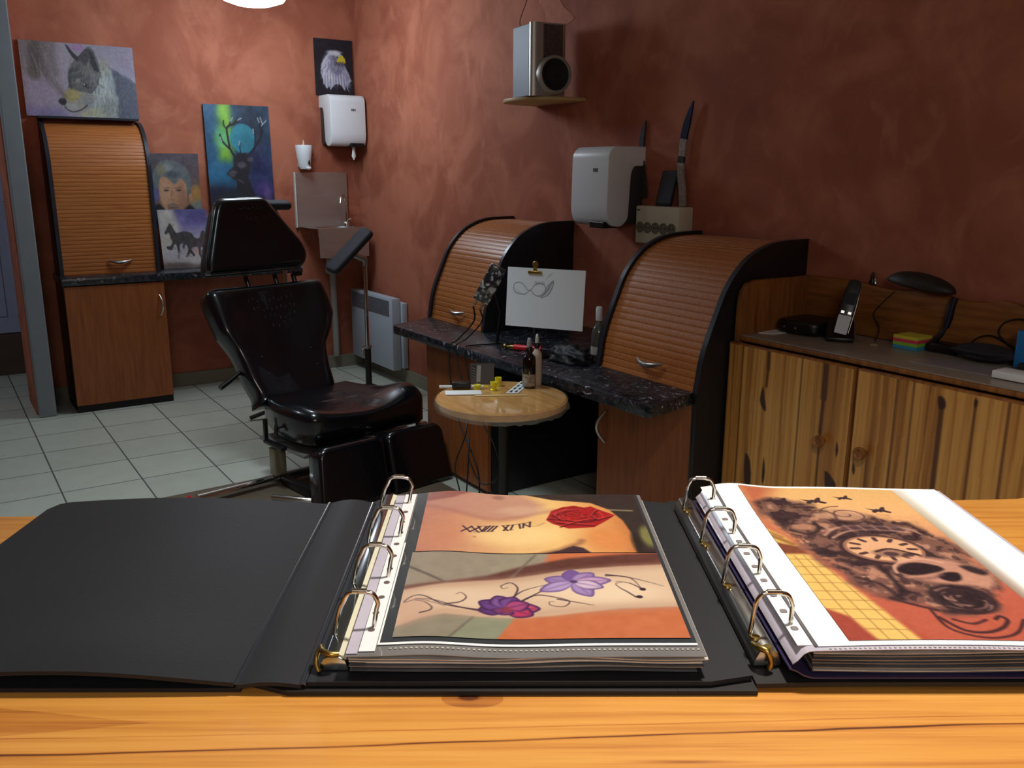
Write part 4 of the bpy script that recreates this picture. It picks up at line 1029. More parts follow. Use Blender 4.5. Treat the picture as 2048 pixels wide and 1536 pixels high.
cv.line([(.45, .49), (.54, .44), (.595, .30), (.60, .20), (.575, .24), (.53, .38)], .010, (60, 64, 70), .8, .012, 5)
for k in range(6): cv.line([(.36 + .022 * k, .27), (.375 + .022 * k, .21 + .02 * (k % 2)), (.385 + .022 * k, .28)], .006, G, .7, .008)
for k in range(5): cv.line([(.10 + .03 * k, .34 + .03 * k), (.13 + .028 * k, .45)], .008, G, .35, .02)
for k in range(4): cv.line([(.50 + .02 * k, .18 - .02 * k), (.54 + .02 * k, .10 - .015 * k)], .005, G, .4, .01)
t = thing('drawing_stand', 'clip stand holding a white sheet with a pencil feather infinity sketch', 'drawing stand', (1.60, -2.28, .655))
b = B(); box(b, (0, 0, -.0016), (W_, H_, -.0004), 0, Md); part('paper_sheet', b, PAPER, t)
picture('pencil_sketch', cv, lambda u, v: Md @ Vector((u * W_, (1 - v) * H_, 0)), paint_mat('pencil_paper', .8), t)
cx_ = .36 * W_
b = B(); box(b, (cx_ - .028, H_ - .022, -.006), (cx_ + .028, H_ - .010, .006), .002, Md)
prism(b, [(cx_ - .010, H_ - .012), (cx_ + .010, H_ - .012), (cx_ + .005, H_ + .004), (cx_ - .005, H_ + .004)], -.003, .003, 'xy', .001, Md)
lathe(b, [(0, -.004), (.010, -.004), (.013, 0), (.010, .004), (0, .004)], (0, 0, 0), 18, Md @ Matrix.Translation((cx_, H_ + .014, 0))); part('bulldog_clip', b, BRASS, t, 50)
b = B(); s0 = Md @ Vector((cx_, H_ - .02, -.010)); foot = (s0.x + .035, s0.y + .045, .664)
tube(b, [tuple(s0), tuple(Md @ Vector((cx_, .0, -.014))), (foot[0], foot[1], .668)], .004, 10); part('stem', b, GREYD, t, 60)
b = B(); lathe(b, [(0, 0), (.05, 0), (.05, .006), (.012, .012), (0, .012)], (foot[0], foot[1], .6562), 24); part('weighted_foot', b, BLK, t, 60)

# power supply in a clear sleeve with cables
SLV = ramp_mat('speckled_sleeve', [(.42, hexc(36, 38, 42)), (.58, hexc(58, 60, 64)), (.66, hexc(176, 180, 182))], 55, (1, 1, 1), .2, detail=1, coat=.5)
pc = Vector((1.50, -2.10, .925)); axd = Vector((.25, -.22, .62)).normalized(); axw = dv - axd * dv.dot(axd); axw.normalize(); axn = axw.cross(axd)
Mps = basis(pc, axw, axd, axn)
t = thing('power_supply', 'speckled sleeved power unit propped on worktop behind the drawing sheet', 'power unit', (1.53, -2.10, .656))
b = B(); box(b, (-.034, -.075, -.02), (.034, .085, .02), .006, Mps); part('housing', b, SLV, t, 40)
b = B()
for x in (-.016, .014): tube(b, [Mps @ Vector((x, -.076, 0)), Mps @ Vector((x, -.105, 0))], .005, 10)
part('jack_plugs', b, METAL, t, 60)
b = B(); tube(b, [Mps @ Vector((0, .02, -.021)), (1.60, -2.03, .80), (1.60, -2.00, .659)], .007, 10); part('prop_leg', b, BLK, t, 60)
def cable(label, pts, r=.0035):
    b = B(); tube(b, crom(pts, 10), r, 8); return lone('cable', b, CABLE, label, 'cable', 60)
j0 = Mps @ Vector((-.016, -.107, 0)); j1 = Mps @ Vector((.014, -.107, 0))
cable('outer black cable looping from the power unit over the worktop edge to the floor', [tuple(j0), (1.475, -2.02, .77), (1.455, -1.93, .685), (1.432, -1.90, .655), (1.425, -1.90, .60), (1.415, -1.94, .46), (1.405, -2.02, .34), (1.395, -2.18, .18), (1.38, -2.20, .008)])
cable('inner black cable draped from the power unit over the worktop edge towards the chair', [tuple(j1), (1.495, -2.05, .77), (1.47, -1.97, .69), (1.437, -1.94, .660), (1.430, -1.955, .60), (1.41, -2.06, .45), (1.34, -2.18, .36), (1.30, -2.16, .22), (1.33, -2.14, .10), (1.345, -2.12, .008)], .003)
cable('thin black cable lying along the worktop then falling in a loop by the round table', [(1.62, -2.00, .6595), (1.56, -1.99, .6595), (1.49, -1.98, .6605), (1.440, -2.01, .660), (1.432, -2.03, .59), (1.425, -2.13, .42), (1.43, -2.25, .30), (1.42, -2.30, .20), (1.38, -2.24, .15), (1.37, -2.16, .22), (1.40, -2.10, .30), (1.41, -2.08, .20), (1.40, -2.07, .008)], .003)

# things on the long worktop
t = thing('tattoo_machine', 'red tattoo machine with yellow end piece lying on the dark worktop', 'tattoo machine', (1.60, -2.14, .655))
pa = Vector((1.575, -2.095, .668)); pe = Vector((1.665, -2.235, .668)); d_ = (pe - pa).normalized()
b = B(); tube(b, [pa + d_ * .045, pa + d_ * .115], .012, 14); tube(b, [pa + d_ * .12, pa + d_ * .165], .0125, 14); part('red_body', b, RED, t, 60)
b = B(); tube(b, [pa + d_ * .1155, pa + d_ * .1195], .008, 12); tube(b, [pa + d_ * .1655, pa + d_ * .21], [.006, .003], 10); part('grip', b, GREYD, t, 60)
b = B(); tube(b, [pa + d_ * .028, pa + d_ * .0445], .009, 12); lathe(b, [(0, -.004), (.012, -.004), (.012, .004), (0, .004)], (0, 0, 0), 16, basis(pa + d_ * .006, Vector((0, 0, 1)), d_.cross(Vector((0, 0, 1))), d_)); tube(b, [pa + d_ * .0105, pa + d_ * .0278], .004, 10); part('end_piece', b, BRASS, t, 60)
# crumpled black plastic
b = B(); q = bmesh.new(); bmesh.ops.create_icosphere(q, subdivisions=4, radius=1.0)
from mathutils import noise as mnoise
for v in q.verts:
    p = v.co.copy(); k = 1 + .35 * mnoise.noise(p * 2.3) + .2 * mnoise.noise(p * 5.1)
    v.co = Vector((p.x * .062 * k, p.y * .095 * k, max(-.0, p.z * .045 * k + .016)))
merge(b, q, 0, Matrix.Translation((1.662, -2.438, .6563)))
lone('crumpled_plastic', b, mat('black_bin_film', hexc(26, 27, 30), .55, bump=.5, bscale=40), 'heap of crumpled black plastic on the dark worktop beside the clear bottle', 'plastic bag', 180)
t = thing('spray_bottle', 'clear bottle with white top and label standing against the near shutter cabinet', 'bottle', (1.765, -2.475, .6558))
GLASSB = mat('clear_bottle_plastic', hexc(150, 156, 150), .1, 0, trans=.6, coat=.5)
cbt = (1.765, -2.472, .6558)
b = B(); lathe(b, [(0, 0), (.026, 0), (.028, .005), (.028, .105), (.022, .13), (.011, .145), (.011, .155), (0, .155)], cbt, 28); part('bottle_body', b, GLASSB, t, 60)
b = B(); lathe(b, [(0, .1555), (.013, .1555), (.013, .20), (.011, .208), (0, .209)], cbt, 18); part('white_cap', b, WHITE, t, 50)
b = B(); lathe(b, [(.0287, .024), (.0287, .056)], cbt, 28, cap=False); part('paper_label', b, PAPER, t, 60)
b = B(); lathe(b, [(0, 0), (.022, .0), (.026, .014), (.02, .032), (.008, .038), (0, .038)], (1.745, -2.30, .6562), 18); lone('glass_pot', b, mat('smoky_glass', hexc(70, 74, 76), .1, trans=.5), 'small smoky glass pot at the back of the dark worktop', 'pot', 60)
# ------------------------------------------------------------------ pine cupboard on the right
PX, PYA, PYB, PZ = 1.845, -3.078, -4.12, .825
pd_mat = paint_mat('pine_door_grain', .42, coat=.15)
def pine_cv(w, h, seed, knots, streaks, asp):
    c = Cv(w, h, (168, 116, 56), asp); r = np.random.RandomState(seed)
    n1 = np.interp(np.linspace(0, 1, w), np.linspace(0, 1, 34), r.rand(34)); n2 = np.interp(np.linspace(0, 1, w), np.linspace(0, 1, 90), r.rand(90)); n3 = np.interp(np.linspace(0, 1, w), np.linspace(0, 1, 9), r.rand(9))
    wob = fbm(h, w, 3, 2, seed + 3) * .05; ix = np.clip(((c.X + wob - .025) * (w - 1)).astype(int), 0, w - 1)
    g = (.35 * n1 + .35 * n2 + .45 * n3)[ix]
    g = g + (fbm(h, w, 90, 3, seed + 9) - .5) * .35
    for k in range(3): c.a[..., k] = np.interp(g, [.15, .45, .7, 1.0], [v[k] / 255. for v in ((112, 66, 28), (160, 108, 50), (190, 138, 70), (206, 156, 86))])
    for x, v0, v1, ww in streaks: c.line([(x, v0), (x + .003, (v0 + v1) / 2), (x - .002, v1)], ww, (70, 36, 20), .85, .012, 0, v1 < .4)
    for k in knots: c.poly(k, (52, 26, 18), .008, .95, 2)
    return c
t = thing('pine_cupboard', 'low pine cupboard with wavy backboard and two grained doors', 'cupboard', (2.02, -3.6, 0))
b = B(); sp = [(PX + .004, .002), (PX + .004, .94), (PX + .012, .985), (PX + .035, 1.012), (PX + .07, 1.02), (XR - .003, 1.02), (XR - .003, .002)]
prism(b, sp, PYA - .0005, PYA - .022, 'xz', .003); part('side_panel', b, BOX_PINE, t, 40)
b = B(); prism(b, [(PX + .004, .002), (PX + .004, .80), (XR - .003, .80), (XR - .003, .002)], PYB, PYB + .02, 'xz', .002); part('side_panel', b, BOX_PINE, t, 40)
b = B(); box(b, (PX + .002, PYB - .004, .826), (XR - .003, PYA - .0225, .8405), .003); part('top_board', b, BOX_PINE, t, 40)
b = B(); box(b, (PX + .008, PYB, .8408), (XR - .028, PYA - .024, .8445), .001); part('top_sheet', b, mat('pale_laminate', hexc(150, 140, 128), .3, var=.06), t)
wv = [(-3.10, 1.020), (-3.219, 1.020), (-3.30, 1.018), (-3.36, 1.010), (-3.43, 1.006), (-3.49, 1.010), (-3.535, 1.019), (-3.575, 1.017), (-3.62, 1.004), (-3.67, .999), (-3.725, 1.002), (-3.77, 1.013), (-3.82, 1.005), (-3.88, .985), (-3.95, .99), (-4.02, 1.0), (-4.12, .98)]
wvs = [(p.x, p.y) for p in crom([(a, c, 0) for a, c in wv], 5)]
b = B(); prism(b, [(-3.1, .845)] + wvs + [(-4.12, .845)], XR - .026, XR - .004, 'yz', .002); part('backboard', b, PINE_H, t, 40)
b = B(); box(b, (PX + .04, PYB + .021, .0), (XR - .01, PYA - .023, .05)); part('plinth', b, BLKM, t)
b = B(); box(b, (XR - .02, PYB + .021, .051), (XR - .005, PYA - .023, .80)); part('back_panel', b, BOX_PINE, t)
dm = (PYA + -3.564) / 2
for k, (ya, yb, kn, st, ky) in enumerate((
    (PYA - .001, -3.562, [[(.315, .155), (.335, .20), (.355, .255), (.325, .25), (.295, .215)], [(.20, .47), (.25, .50), (.265, .60), (.21, .60)], [(.365, .46), (.385, .52), (.375, .58), (.36, .55)], [(.86, .43), (.93, .455), (.955, .49), (.92, .57), (.885, .53)], [(.93, .30), (.945, .33), (.935, .36), (.925, .33)]],
     [(.80, 0, .28, .028), (.80, .28, 1, .010), (.345, 0, .15, .018), (.62, 0, 1, .006), (.12, 0, 1, .005)], -3.476),
    (-3.568, -4.10, [[(.02, .36), (.035, .385), (.03, .41), (.015, .39)], [(.08, .46), (.095, .49), (.085, .53), (.07, .50)], [(.465, .03), (.50, .035), (.51, .065), (.475, .075)], [(.655, .01), (.668, .02), (.662, .045), (.65, .03)], [(.015, .50), (.03, .53), (.02, .56)]],
     [(.49, .06, 1, .018), (.235, 0, 1, .006), (.66, .02, 1, .007), (.33, 0, 1, .005), (.82, 0, 1, .008), (.10, .3, 1, .005)], -3.616))):
    b = B(); box(b, (PX - .018, yb, .05), (PX + .002, ya, .822), .005); d = part('door', b, BOX_PINE, t, 40)
    cv = pine_cv(230, 190, 11 + k * 7, kn, st, .63)
    picture('grain_face', cv, lambda u, v, ya=ya, yb=yb: (PX - .0187 - .0 * u, ya - .006 + (yb - ya + .012) * u, .816 - v * .760), pd_mat, d, 1.15)
    kz = .582
    b = B(); lathe(b, [(0, 0), (.009, 0), (.008, .010), (.018, .018), (.0195, .025), (.017, .031), (.012, .030), (.010, .027), (0, .028)], (0, 0, 0), 24, basis((PX - .0185, ky, kz), (0, 1, 0), (0, 0, 1), (-1, 0, 0)) @ Matrix.Scale(-1, 4, (1, 0, 0))); part('knob', b, SHELFW if False else BOX_PINE, d, 60)
TZ = .8449
def ptop(name, label, cat, bm, m, sm=40): return lone(name, bm, m, label, cat, sm)
b = B(); prism(b, [(1.925, -3.115), (2.03, -3.105), (2.02, -3.165), (1.945, -3.160)], TZ, TZ + .0025); ptop('paper_slip', 'white paper slip at the left end of the pine cupboard, by the flat black box', 'paper', b, PAPER)
t = thing('set_top_box', 'flat black rounded box lying on the left end of the pine cupboard', 'box', (2.06, -3.24, TZ))
b = B(); prism(b, round_poly([(1.985, -3.12), (2.165, -3.115), (2.165, -3.28), (2.005, -3.285)], .05, 6), TZ + .002, TZ + .048, 'xy', .014, None, 3); part('casing', b, BLK, t, 50)
b = B()
for y in (-3.165, -3.21): lathe(b, [(0, 0), (.004, 0), (.003, .003), (0, .003)], (0, 0, 0), 10, basis((1.9925, y, TZ + .024), (0, 1, 0), (0, 0, 1), (-1, 0, 0)) @ Matrix.Scale(-1, 4, (1, 0, 0)))
part('indicator', b, mat('grey_button', hexc(120, 130, 124), .3), t)
# cordless phone and cradle
t = thing('phone_cradle', 'black cordless phone cradle with silver edge on the pine cupboard', 'phone cradle', (2.03, -3.40, TZ))
ux = Vector((.62, -.785, 0)); uy = Vector((.785, .62, 0))
Mc = basis((1.985, -3.335, TZ), ux, uy, (0, 0, 1))
b = B(); prism(b, [(0, .002), (.0, .016), (.03, .028), (.085, .060), (.105, .052), (.105, .002)], 0, .085, 'yz', .005, Mc); part('base', b, BLK, t, 40)
b = B(); tube(b, [Mc @ Vector((.0865, .002, .012)), Mc @ Vector((.0865, .03, .026)), Mc @ Vector((.0865, .085, .059))], .0022, 8); part('silver_edge', b, METAL, t, 60)
t = thing('phone_handset', 'slim black and silver cordless phone handset standing in its cradle', 'phone', (2.01, -3.365, TZ))
hu = (Vector((.055, .0, .165))).normalized(); hx = (ux - hu * ux.dot(hu)).normalized(); hn = hx.cross(hu)
Mh2 = basis(Mc @ Vector((.018, -.004, .030)), hx, hu, hn)
HW = .044
b = B(); prism(b, round_poly([(0, 0), (HW, 0), (HW + .002, .1), (HW - .002, .178), (.004, .178), (-.001, .1)], [.006, .006, .01, .016, .016, .01], 5), -.011, .008, 'xy', .004, Mh2, 2); part('shell', b, BLK, t, 40)
b = B(); prism(b, round_poly([(.003, .003), (HW - .003, .003), (HW - .002, .062), (.002, .062)], .003), .0082, .0095, 'xy', .0004, Mh2); part('keypad_panel', b, mat('silver_plastic', hexc(176, 182, 192), .35), t)
b = B(); prism(b, [(.006, .098), (HW - .006, .098), (HW - .006, .135), (.006, .135)], .0082, .0092, 'xy', 0, Mh2); part('screen', b, mat('lcd', hexc(40, 42, 50), .6, spec=.2), t)
b = B()
for x in (.006, .027): prism(b, [(x, .067), (x + .011, .067), (x + .011, .076), (x, .076)], .0082, .0095, 'xy', .001, Mh2)
part('call_keys', b, METAL, t)
b = B(); tube(b, [Mh2 @ Vector((HW + .0015, .01, -.001)), Mh2 @ Vector((HW + .0025, .1, -.001)), Mh2 @ Vector((HW - .001, .155, -.001))], .0017, 8); part('silver_edge', b, METAL, t, 60)
# sticky notes
t = thing('sticky_note_block', 'block of sticky notes in yellow, pink, green and blue layers', 'sticky notes', (2.13, -3.54, TZ))
for k, (m_, z0, z1) in enumerate(((hexc(60, 160, 200), 0, .010), (hexc(150, 205, 60), .0102, .0200), (hexc(235, 70, 110), .0202, .0300), (hexc(226, 214, 70), .0302, .0400))):
    b = B(); box(b, (2.090, -3.580, TZ + z0), (2.168, -3.500, TZ + z1), .0006); part('note_layer', b, mat('note_colour', m_, .8), t)
# black box with an upright stick
t = thing('desk_antenna', 'black box with an upright jointed black stick beside the sticky notes', 'antenna', (2.13, -3.64, TZ))
b = B(); box(b, (2.112, -3.685, TZ + .001), (2.172, -3.592, TZ + .030), .008); part('base_box', b, BLK, t, 40)
b = B(); tube(b, crom([(2.140, -3.600, TZ + .028), (2.145, -3.618, TZ + .05), (2.150, -3.628, TZ + .075)], 6), [.010 - .0004 * k for k in range(13)], 10); part('joint', b, BLK, t, 60)
b = B(); tube(b, [(2.150, -3.628, TZ + .072), (2.154, -3.632, TZ + .10), (2.155, -3.637, TZ + .14), (2.158, -3.642, TZ + .165)], [.009, .0115, .0105, .0095], 12); part('stick', b, mat('navy_black', hexc(22, 20, 44), .45), t, 60)
# dark pouch, film, scraps, white box, blue box
b = B(); q = bmesh.new(); bmesh.ops.create_icosphere(q, subdivisions=4, radius=1.0)
for v in q.verts:
    p = v.co.copy(); k = 1 + .16 * mnoise.noise(p * 2.1 + Vector((4, 1, 2)))
    v.co = Vector((p.x * .050 * k, p.y * .088 * k, max(-.9, p.z) * .024 * k + .0225))
merge(b, q, 0, Matrix.Translation((2.112, -3.775, TZ + .004)) @ Matrix.Rotation(.15, 4, 'Z')); ptop('dark_pouch', 'dark soft pouch lying on the pine cupboard near its right end', 'pouch', b, mat('dark_fabric', hexc(34, 34, 42), .8, var=.3, bump=.4, bscale=90), 180)
b = B(); pts = [(1.93, -3.66), (2.03, -3.64), (2.045, -3.86), (1.95, -3.90)]
prism(b, pts, TZ, TZ + .0018); ptop('plastic_pocket', 'thin greyish plastic pocket lying in front of the dark pouch', 'plastic pocket', b, mat('hazy_plastic', hexc(150, 142, 146), .2, var=.12, vscale=30, stretch=(8, 1, 1)))
b = B(); prism(b, [(2.125, -3.690), (2.15, -3.684), (2.155, -3.706), (2.128, -3.716)], TZ + .033, TZ + .0345, 'xy', 0, Matrix.Translation((0, 0, -.032))); ptop('paper_scrap', 'small cream paper scrap between the black antenna box and the dark pouch', 'paper', b, mat('cream_paper', hexc(206, 190, 130), .8))
b = B(); prism(b, [(2.055, -3.448), (2.07, -3.44), (2.075, -3.462), (2.060, -3.468)], TZ, TZ + .004); ptop('paper_crumb', 'tiny beige paper crumb between the phone cradle and the sticky notes', 'paper', b, mat('beige_paper', hexc(176, 150, 116), .8))
b = B(); box(b, (1.925, -4.03, TZ + .0022), (1.990, -3.895, TZ + .022), .003); ptop('white_box', 'flat white box at the right edge of the pine cupboard', 'box', b, WHITEM)
b = B(); box(b, (2.10, -3.935, TZ + .001), (2.125, -3.86, TZ + .105), .003); ptop('blue_box', 'bright blue box at the far right edge of the cupboard, against the backboard', 'box', b, mat('blue_card', hexc(34, 120, 190), .5))
b = B(); box(b, (2.03, -4.02, TZ + .0005), (2.09, -3.90, TZ + .030), .010); ptop('black_charger', 'small black charger at the right edge of the cupboard behind the white box', 'charger', b, BLKM)
def pc(label, pts, r=.0024):
    b = B(); tube(b, crom(pts, 10), r, 8); lone('cord', b, CABLE, label, 'cable', 60)
bbx = XR - .034
pc('short cord arching over the dark pouch against the backboard', [(2.172, -3.695, TZ + .0032), (2.174, -3.705, TZ + .045), (2.175, -3.75, TZ + .066), (2.175, -3.80, TZ + .05), (2.174, -3.85, TZ + .02), (2.172, -3.89, TZ + .0032)])
pc('round loop of cord against the backboard beside the blue box', [(bbx, -3.86, TZ + .035), (bbx, -3.81, TZ + .048), (bbx, -3.775, TZ + .075), (bbx, -3.785, TZ + .108), (bbx, -3.83, TZ + .125), (bbx, -3.88, TZ + .11), (bbx - .002, -3.90, TZ + .05), (bbx - .002, -3.905, TZ + .003)])
pc('left thin cord climbing the backboard behind the phone', [(2.10, -3.30, TZ + .052), (bbx, -3.24, TZ + .08), (bbx, -3.255, TZ + .12), (bbx, -3.285, TZ + .160), (bbx, -3.31, TZ + .174)], .0018)
pc('right thin cord rising from the phone cradle to the top of the backboard', [(2.12, -3.42, TZ + .0032), (2.165, -3.40, TZ + .035), (bbx, -3.37, TZ + .075), (bbx, -3.39, TZ + .11), (bbx, -3.435, TZ + .158)], .0018)
# things on the backboard's top edge
t = thing('tiny_figurine', 'tiny dark figurine with a silver glint on the backboard edge', 'ornament', (XR - .015, -3.345, 1.0125))
b = B(); lathe(b, [(0, 0), (.008, 0), (.009, .012), (.004, .022), (.006, .03), (.003, .040), (0, .042)], (XR - .015, -3.340, 1.0135), 14); part('body', b, BLK, t, 60)
b = B(); lathe(b, [(0, 0), (.005, .002), (.004, .020), (0, .023)], (XR - .018, -3.354, 1.0135), 12); part('silver_piece', b, CHROME, t, 60)
t = thing('dark_shell_ornament', 'flat dark domed shell ornament resting on the wavy backboard edge', 'ornament', (XR - .05, -3.52, 1.02))
b = B(); q = bmesh.new(); bmesh.ops.create_uvsphere(q, u_segments=40, v_segments=20, radius=1.0)
for v in q.verts:
    p = v.co; w_ = .118 if p.y < 0 else .105
    v.co = Vector((p.x * .045, p.y * w_, (p.z * .040 if p.z > 0 else p.z * .010)))
merge(b, q, 0, Matrix.Translation((XR - .051, -3.525, 1.0325)) @ Matrix.Rotation(.10, 4, 'X')); part('shell', b, mat('dark_shell', hexc(40, 34, 28), .55, var=.4, vscale=24, bump=.4, bscale=40), t, 180)
for y in (-3.455, -3.50, -3.575):
    b = B(); lathe(b, [(0, 0), (.006, 0), (.008, .008), (0, .012)], (XR - .016, y, 1.0182), 10); part('foot', b, METAL, t, 60)

# ------------------------------------------------------------------ reception counter
BO = (-0.1711, -4.5146); BA = math.radians(-33.0707)
def counter_wood():
    m, nt, bs = newmat('honey_pine'); L = nt.links
    tc = N_(nt, 'ShaderNodeTexCoord'); sp = N_(nt, 'ShaderNodeSeparateXYZ'); L.new(tc.outputs['Object'], sp.inputs[0])
    def M(op, a, b_=None, c=None):
        n = N_(nt, 'ShaderNodeMath', operation=op)
        for i, v in enumerate((a, b_, c)):
            if v is None: continue
            if isinstance(v, (int, float)): n.inputs[i].default_value = v
            else: L.new(v, n.inputs[i])
        return n.outputs[0]
    def nz(scale, st, det=5, dist=0):
        mp = N_(nt, 'ShaderNodeMapping'); mp.inputs['Scale'].default_value = st; L.new(tc.outputs['Object'], mp.inputs['Vector'])
        n = N_(nt, 'ShaderNodeTexNoise'); n.inputs['Scale'].default_value = scale; n.inputs['Detail'].default_value = det; n.inputs['Distortion'].default_value = dist
        L.new(mp.outputs[0], n.inputs['Vector']); return n.outputs['Fac']
    X, Y = sp.outputs['X'], sp.outputs['Y']
    wob = M('MULTIPLY', M('SUBTRACT', nz(5, (1, 2, 1), 2), .5), .010)
    Yw = M('ADD', Y, wob)
    def gl(y0, slope, w, amt):          # thin dark grain line y = y0 + slope*x
        d = M('DIVIDE', M('SUBTRACT', Yw, M('ADD', M('MULTIPLY', X, slope), y0)), w)
        return M('MULTIPLY', M('EXPONENT', M('MULTIPLY', M('MULTIPLY', d, d), -1)), amt)
    def el(x0, y0, rx, ry, amt):
        a = M('DIVIDE', M('SUBTRACT', X, x0), rx); c = M('DIVIDE', M('SUBTRACT', Yw, y0), ry)
        d = M('ADD', M('MULTIPLY', a, a), M('MULTIPLY', c, c))
        return M('MULTIPLY', M('EXPONENT', M('MULTIPLY', d, -1)), amt)
    dark = M('ADD', gl(-.0605, .047, .0012, .55), gl(-.0455, .036, .0008, .28))
    dark = M('ADD', dark, el(.257, -.0765, .035, .0018, .45)); dark = M('ADD', dark, el(.1164, -.0048, .005, .0035, 1.3))
    # ring round the knot and the cathedral tip on the left
    a = M('DIVIDE', M('SUBTRACT', X, .119), .022); c = M('DIVIDE', M('SUBTRACT', Yw, -.0075), .0115)
    r = M('SQRT', M('ADD', M('MULTIPLY', a, a), M('MULTIPLY', c, c)))
    dark = M('ADD', dark, M('MULTIPLY', M('LESS_THAN', r, 1), .22))
    tip = M('LESS_THAN', M('ADD', M('MULTIPLY', M('ABSOLUTE', M('SUBTRACT', Yw, M('ADD', -.0345, M('MULTIPLY', M('ADD', X, .098), .01)))), 6.5), M('MULTIPLY', M('ADD', X, .098), 1)), 0)
    dark = M('ADD', dark, M('MULTIPLY', tip, .2))
    stripes = M('MULTIPLY', M('SUBTRACT', nz(6, (.5, 22, 1), 3, .3), .5), .9)
    fine = M('MULTIPLY', M('SUBTRACT', nz(14, (1, 60, 1), 4), .5), .35)
    blot = M('MULTIPLY', M('SUBTRACT', nz(5, (1, 2.5, 1), 3), .5), .5)
    f = M('SUBTRACT', M('ADD', M('ADD', M('ADD', stripes, fine), blot), .55), dark)
    rp = N_(nt, 'ShaderNodeValToRGB'); cr = rp.color_ramp; cr.elements.new(.5); cr.elements.new(.75)
    for e, (p, cc) in zip(cr.elements, ((0, hexc(92, 48, 22)), (.3, hexc(180, 113, 50)), (.6, hexc(208, 145, 66)), (1, hexc(220, 163, 86)))): e.position = p; e.color = cc + (1,)
    L.new(f, rp.inputs['Fac']); L.new(rp.outputs[0], bs.inputs['Base Color'])
    bs.inputs['Roughness'].default_value = .36; bs.inputs['Coat Weight'].default_value = .2; bs.inputs['Coat Roughness'].default_value = .25
    return m
HONEY = counter_wood()
ct = thing('reception_counter', 'honey pine reception counter in the foreground under the open binders', 'counter', (BO[0], BO[1], 0), BA)
KM = MW[ct]
b = B(); prism(b, [(-1.25, .291), (.700, .3865), (.735, .389), (.775, .402), (1.10, .425), (1.10, -.44), (-1.25, -.44)], .962, 1.0, 'xy', .003, KM); part('counter_top', b, HONEY, ct, 40)
b = B(); box(b, (-1.2, .20, .0), (1.05, .24, .961), 0, KM); part('front_panel', b, BOX_PINE, ct)
b = B(); box(b, (-1.2, -.35, .0), (-1.16, .199, .961), 0, KM); part('end_panel', b, BOX_PINE, ct)
b = B(); box(b, (1.01, -.35, .0), (1.05, .199, .961), 0, KM); part('end_panel', b, BOX_PINE, ct)

# ------------------------------------------------------------------ binders
BM = Matrix.Translation((BO[0], BO[1], 1.0)) @ Matrix.Rotation(BA, 4, 'Z')
VINYL = mat('black_binder_vinyl', hexc(30, 31, 35), .58, var=.12, vscale=5, bump=.05, bscale=300, spec=.3)
VINYLR = mat('black_binder_vinyl_right', hexc(30, 29, 30), .58, var=.12, vscale=5, bump=.05, bscale=300, spec=.3)
PLAST = mat('clear_sleeve_edge', hexc(186, 182, 178), .15, 0, coat=.5, var=.2, vscale=30)
PLASTD = mat('dark_sleeve_edge', hexc(104, 102, 104), .18, coat=.5, var=.3, vscale=20)
LAV = mat('lavender_sleeve_film', hexc(188, 182, 198), .15, coat=.5, var=.08, vscale=20)
CHAR = mat('charcoal_backing_paper', hexc(50, 54, 58), .22, coat=.6, var=.06)
STRIP = mat('white_punched_strip', hexc(232, 232, 234), .3, coat=.3, var=.02)
HOLE = mat('punch_hole_dark', hexc(90, 74, 70), .6)
GLOSS = paint_mat('photo_print', .28, coat=.3)
SILW = mat('polished_plate', hexc(178, 190, 196), .18, 1.0)
PURP = mat('purple_divider', hexc(54, 46, 84), .3, coat=.3)
PAPB = mat('bright_paper', hexc(236, 236, 234), .5, coat=.2)
def sheet(bm, x0, x1, y0, y1, zf, th, nx=36, ny=24, corner=None, M=BM):
    q = bmesh.new(); tp, bt = [], []
    def cl(x, y):
        if corner:
            for cx, cy, r in corner:
                sx = 1 if x > cx else -1; sy = 1 if y > cy else -1
        return x, y
    for j in range(ny + 1):
        for L_, dz in ((tp, 0), (bt, -th)):
            row = []
            for i in range(nx + 1):
                x = x0 + (x1 - x0) * i / nx; y = y0 + (y1 - y0) * j / ny
                if corner:                       # (r) rounds every named corner: 'l' or 'r' side
                    side, r = corner
                    ex = (x - x0) if side == 'l' else (x1 - x)
                    if ex < r:
                        k = r - math.sqrt(max(0, r * r - (r - ex) ** 2))
                        y = min(max(y, y0 + k), y1 - k)
                row.append(q.verts.new((x, y, zf(x, y) + dz)))
            L_.append(row)
    for j in range(ny):
        for i in range(nx):
            q.faces.new((tp[j][i], tp[j][i + 1], tp[j + 1][i + 1], tp[j + 1][i]))
            q.faces.new((bt[j][i], bt[j + 1][i], bt[j + 1][i + 1], bt[j][i + 1]))
    def wall(A, C_):
        for i in range(len(A) - 1): q.faces.new((A[i], A[i + 1], C_[i + 1], C_[i]))
    wall(tp[0], bt[0]); wall(tp[-1], bt[-1]); wall([r[0] for r in tp], [r[0] for r in bt]); wall([r[-1] for r in tp], [r[-1] for r in bt])
    bmesh.ops.remove_doubles(q, verts=q.verts[:], dist=1e-6)
    merge(bm, q, 0, M)
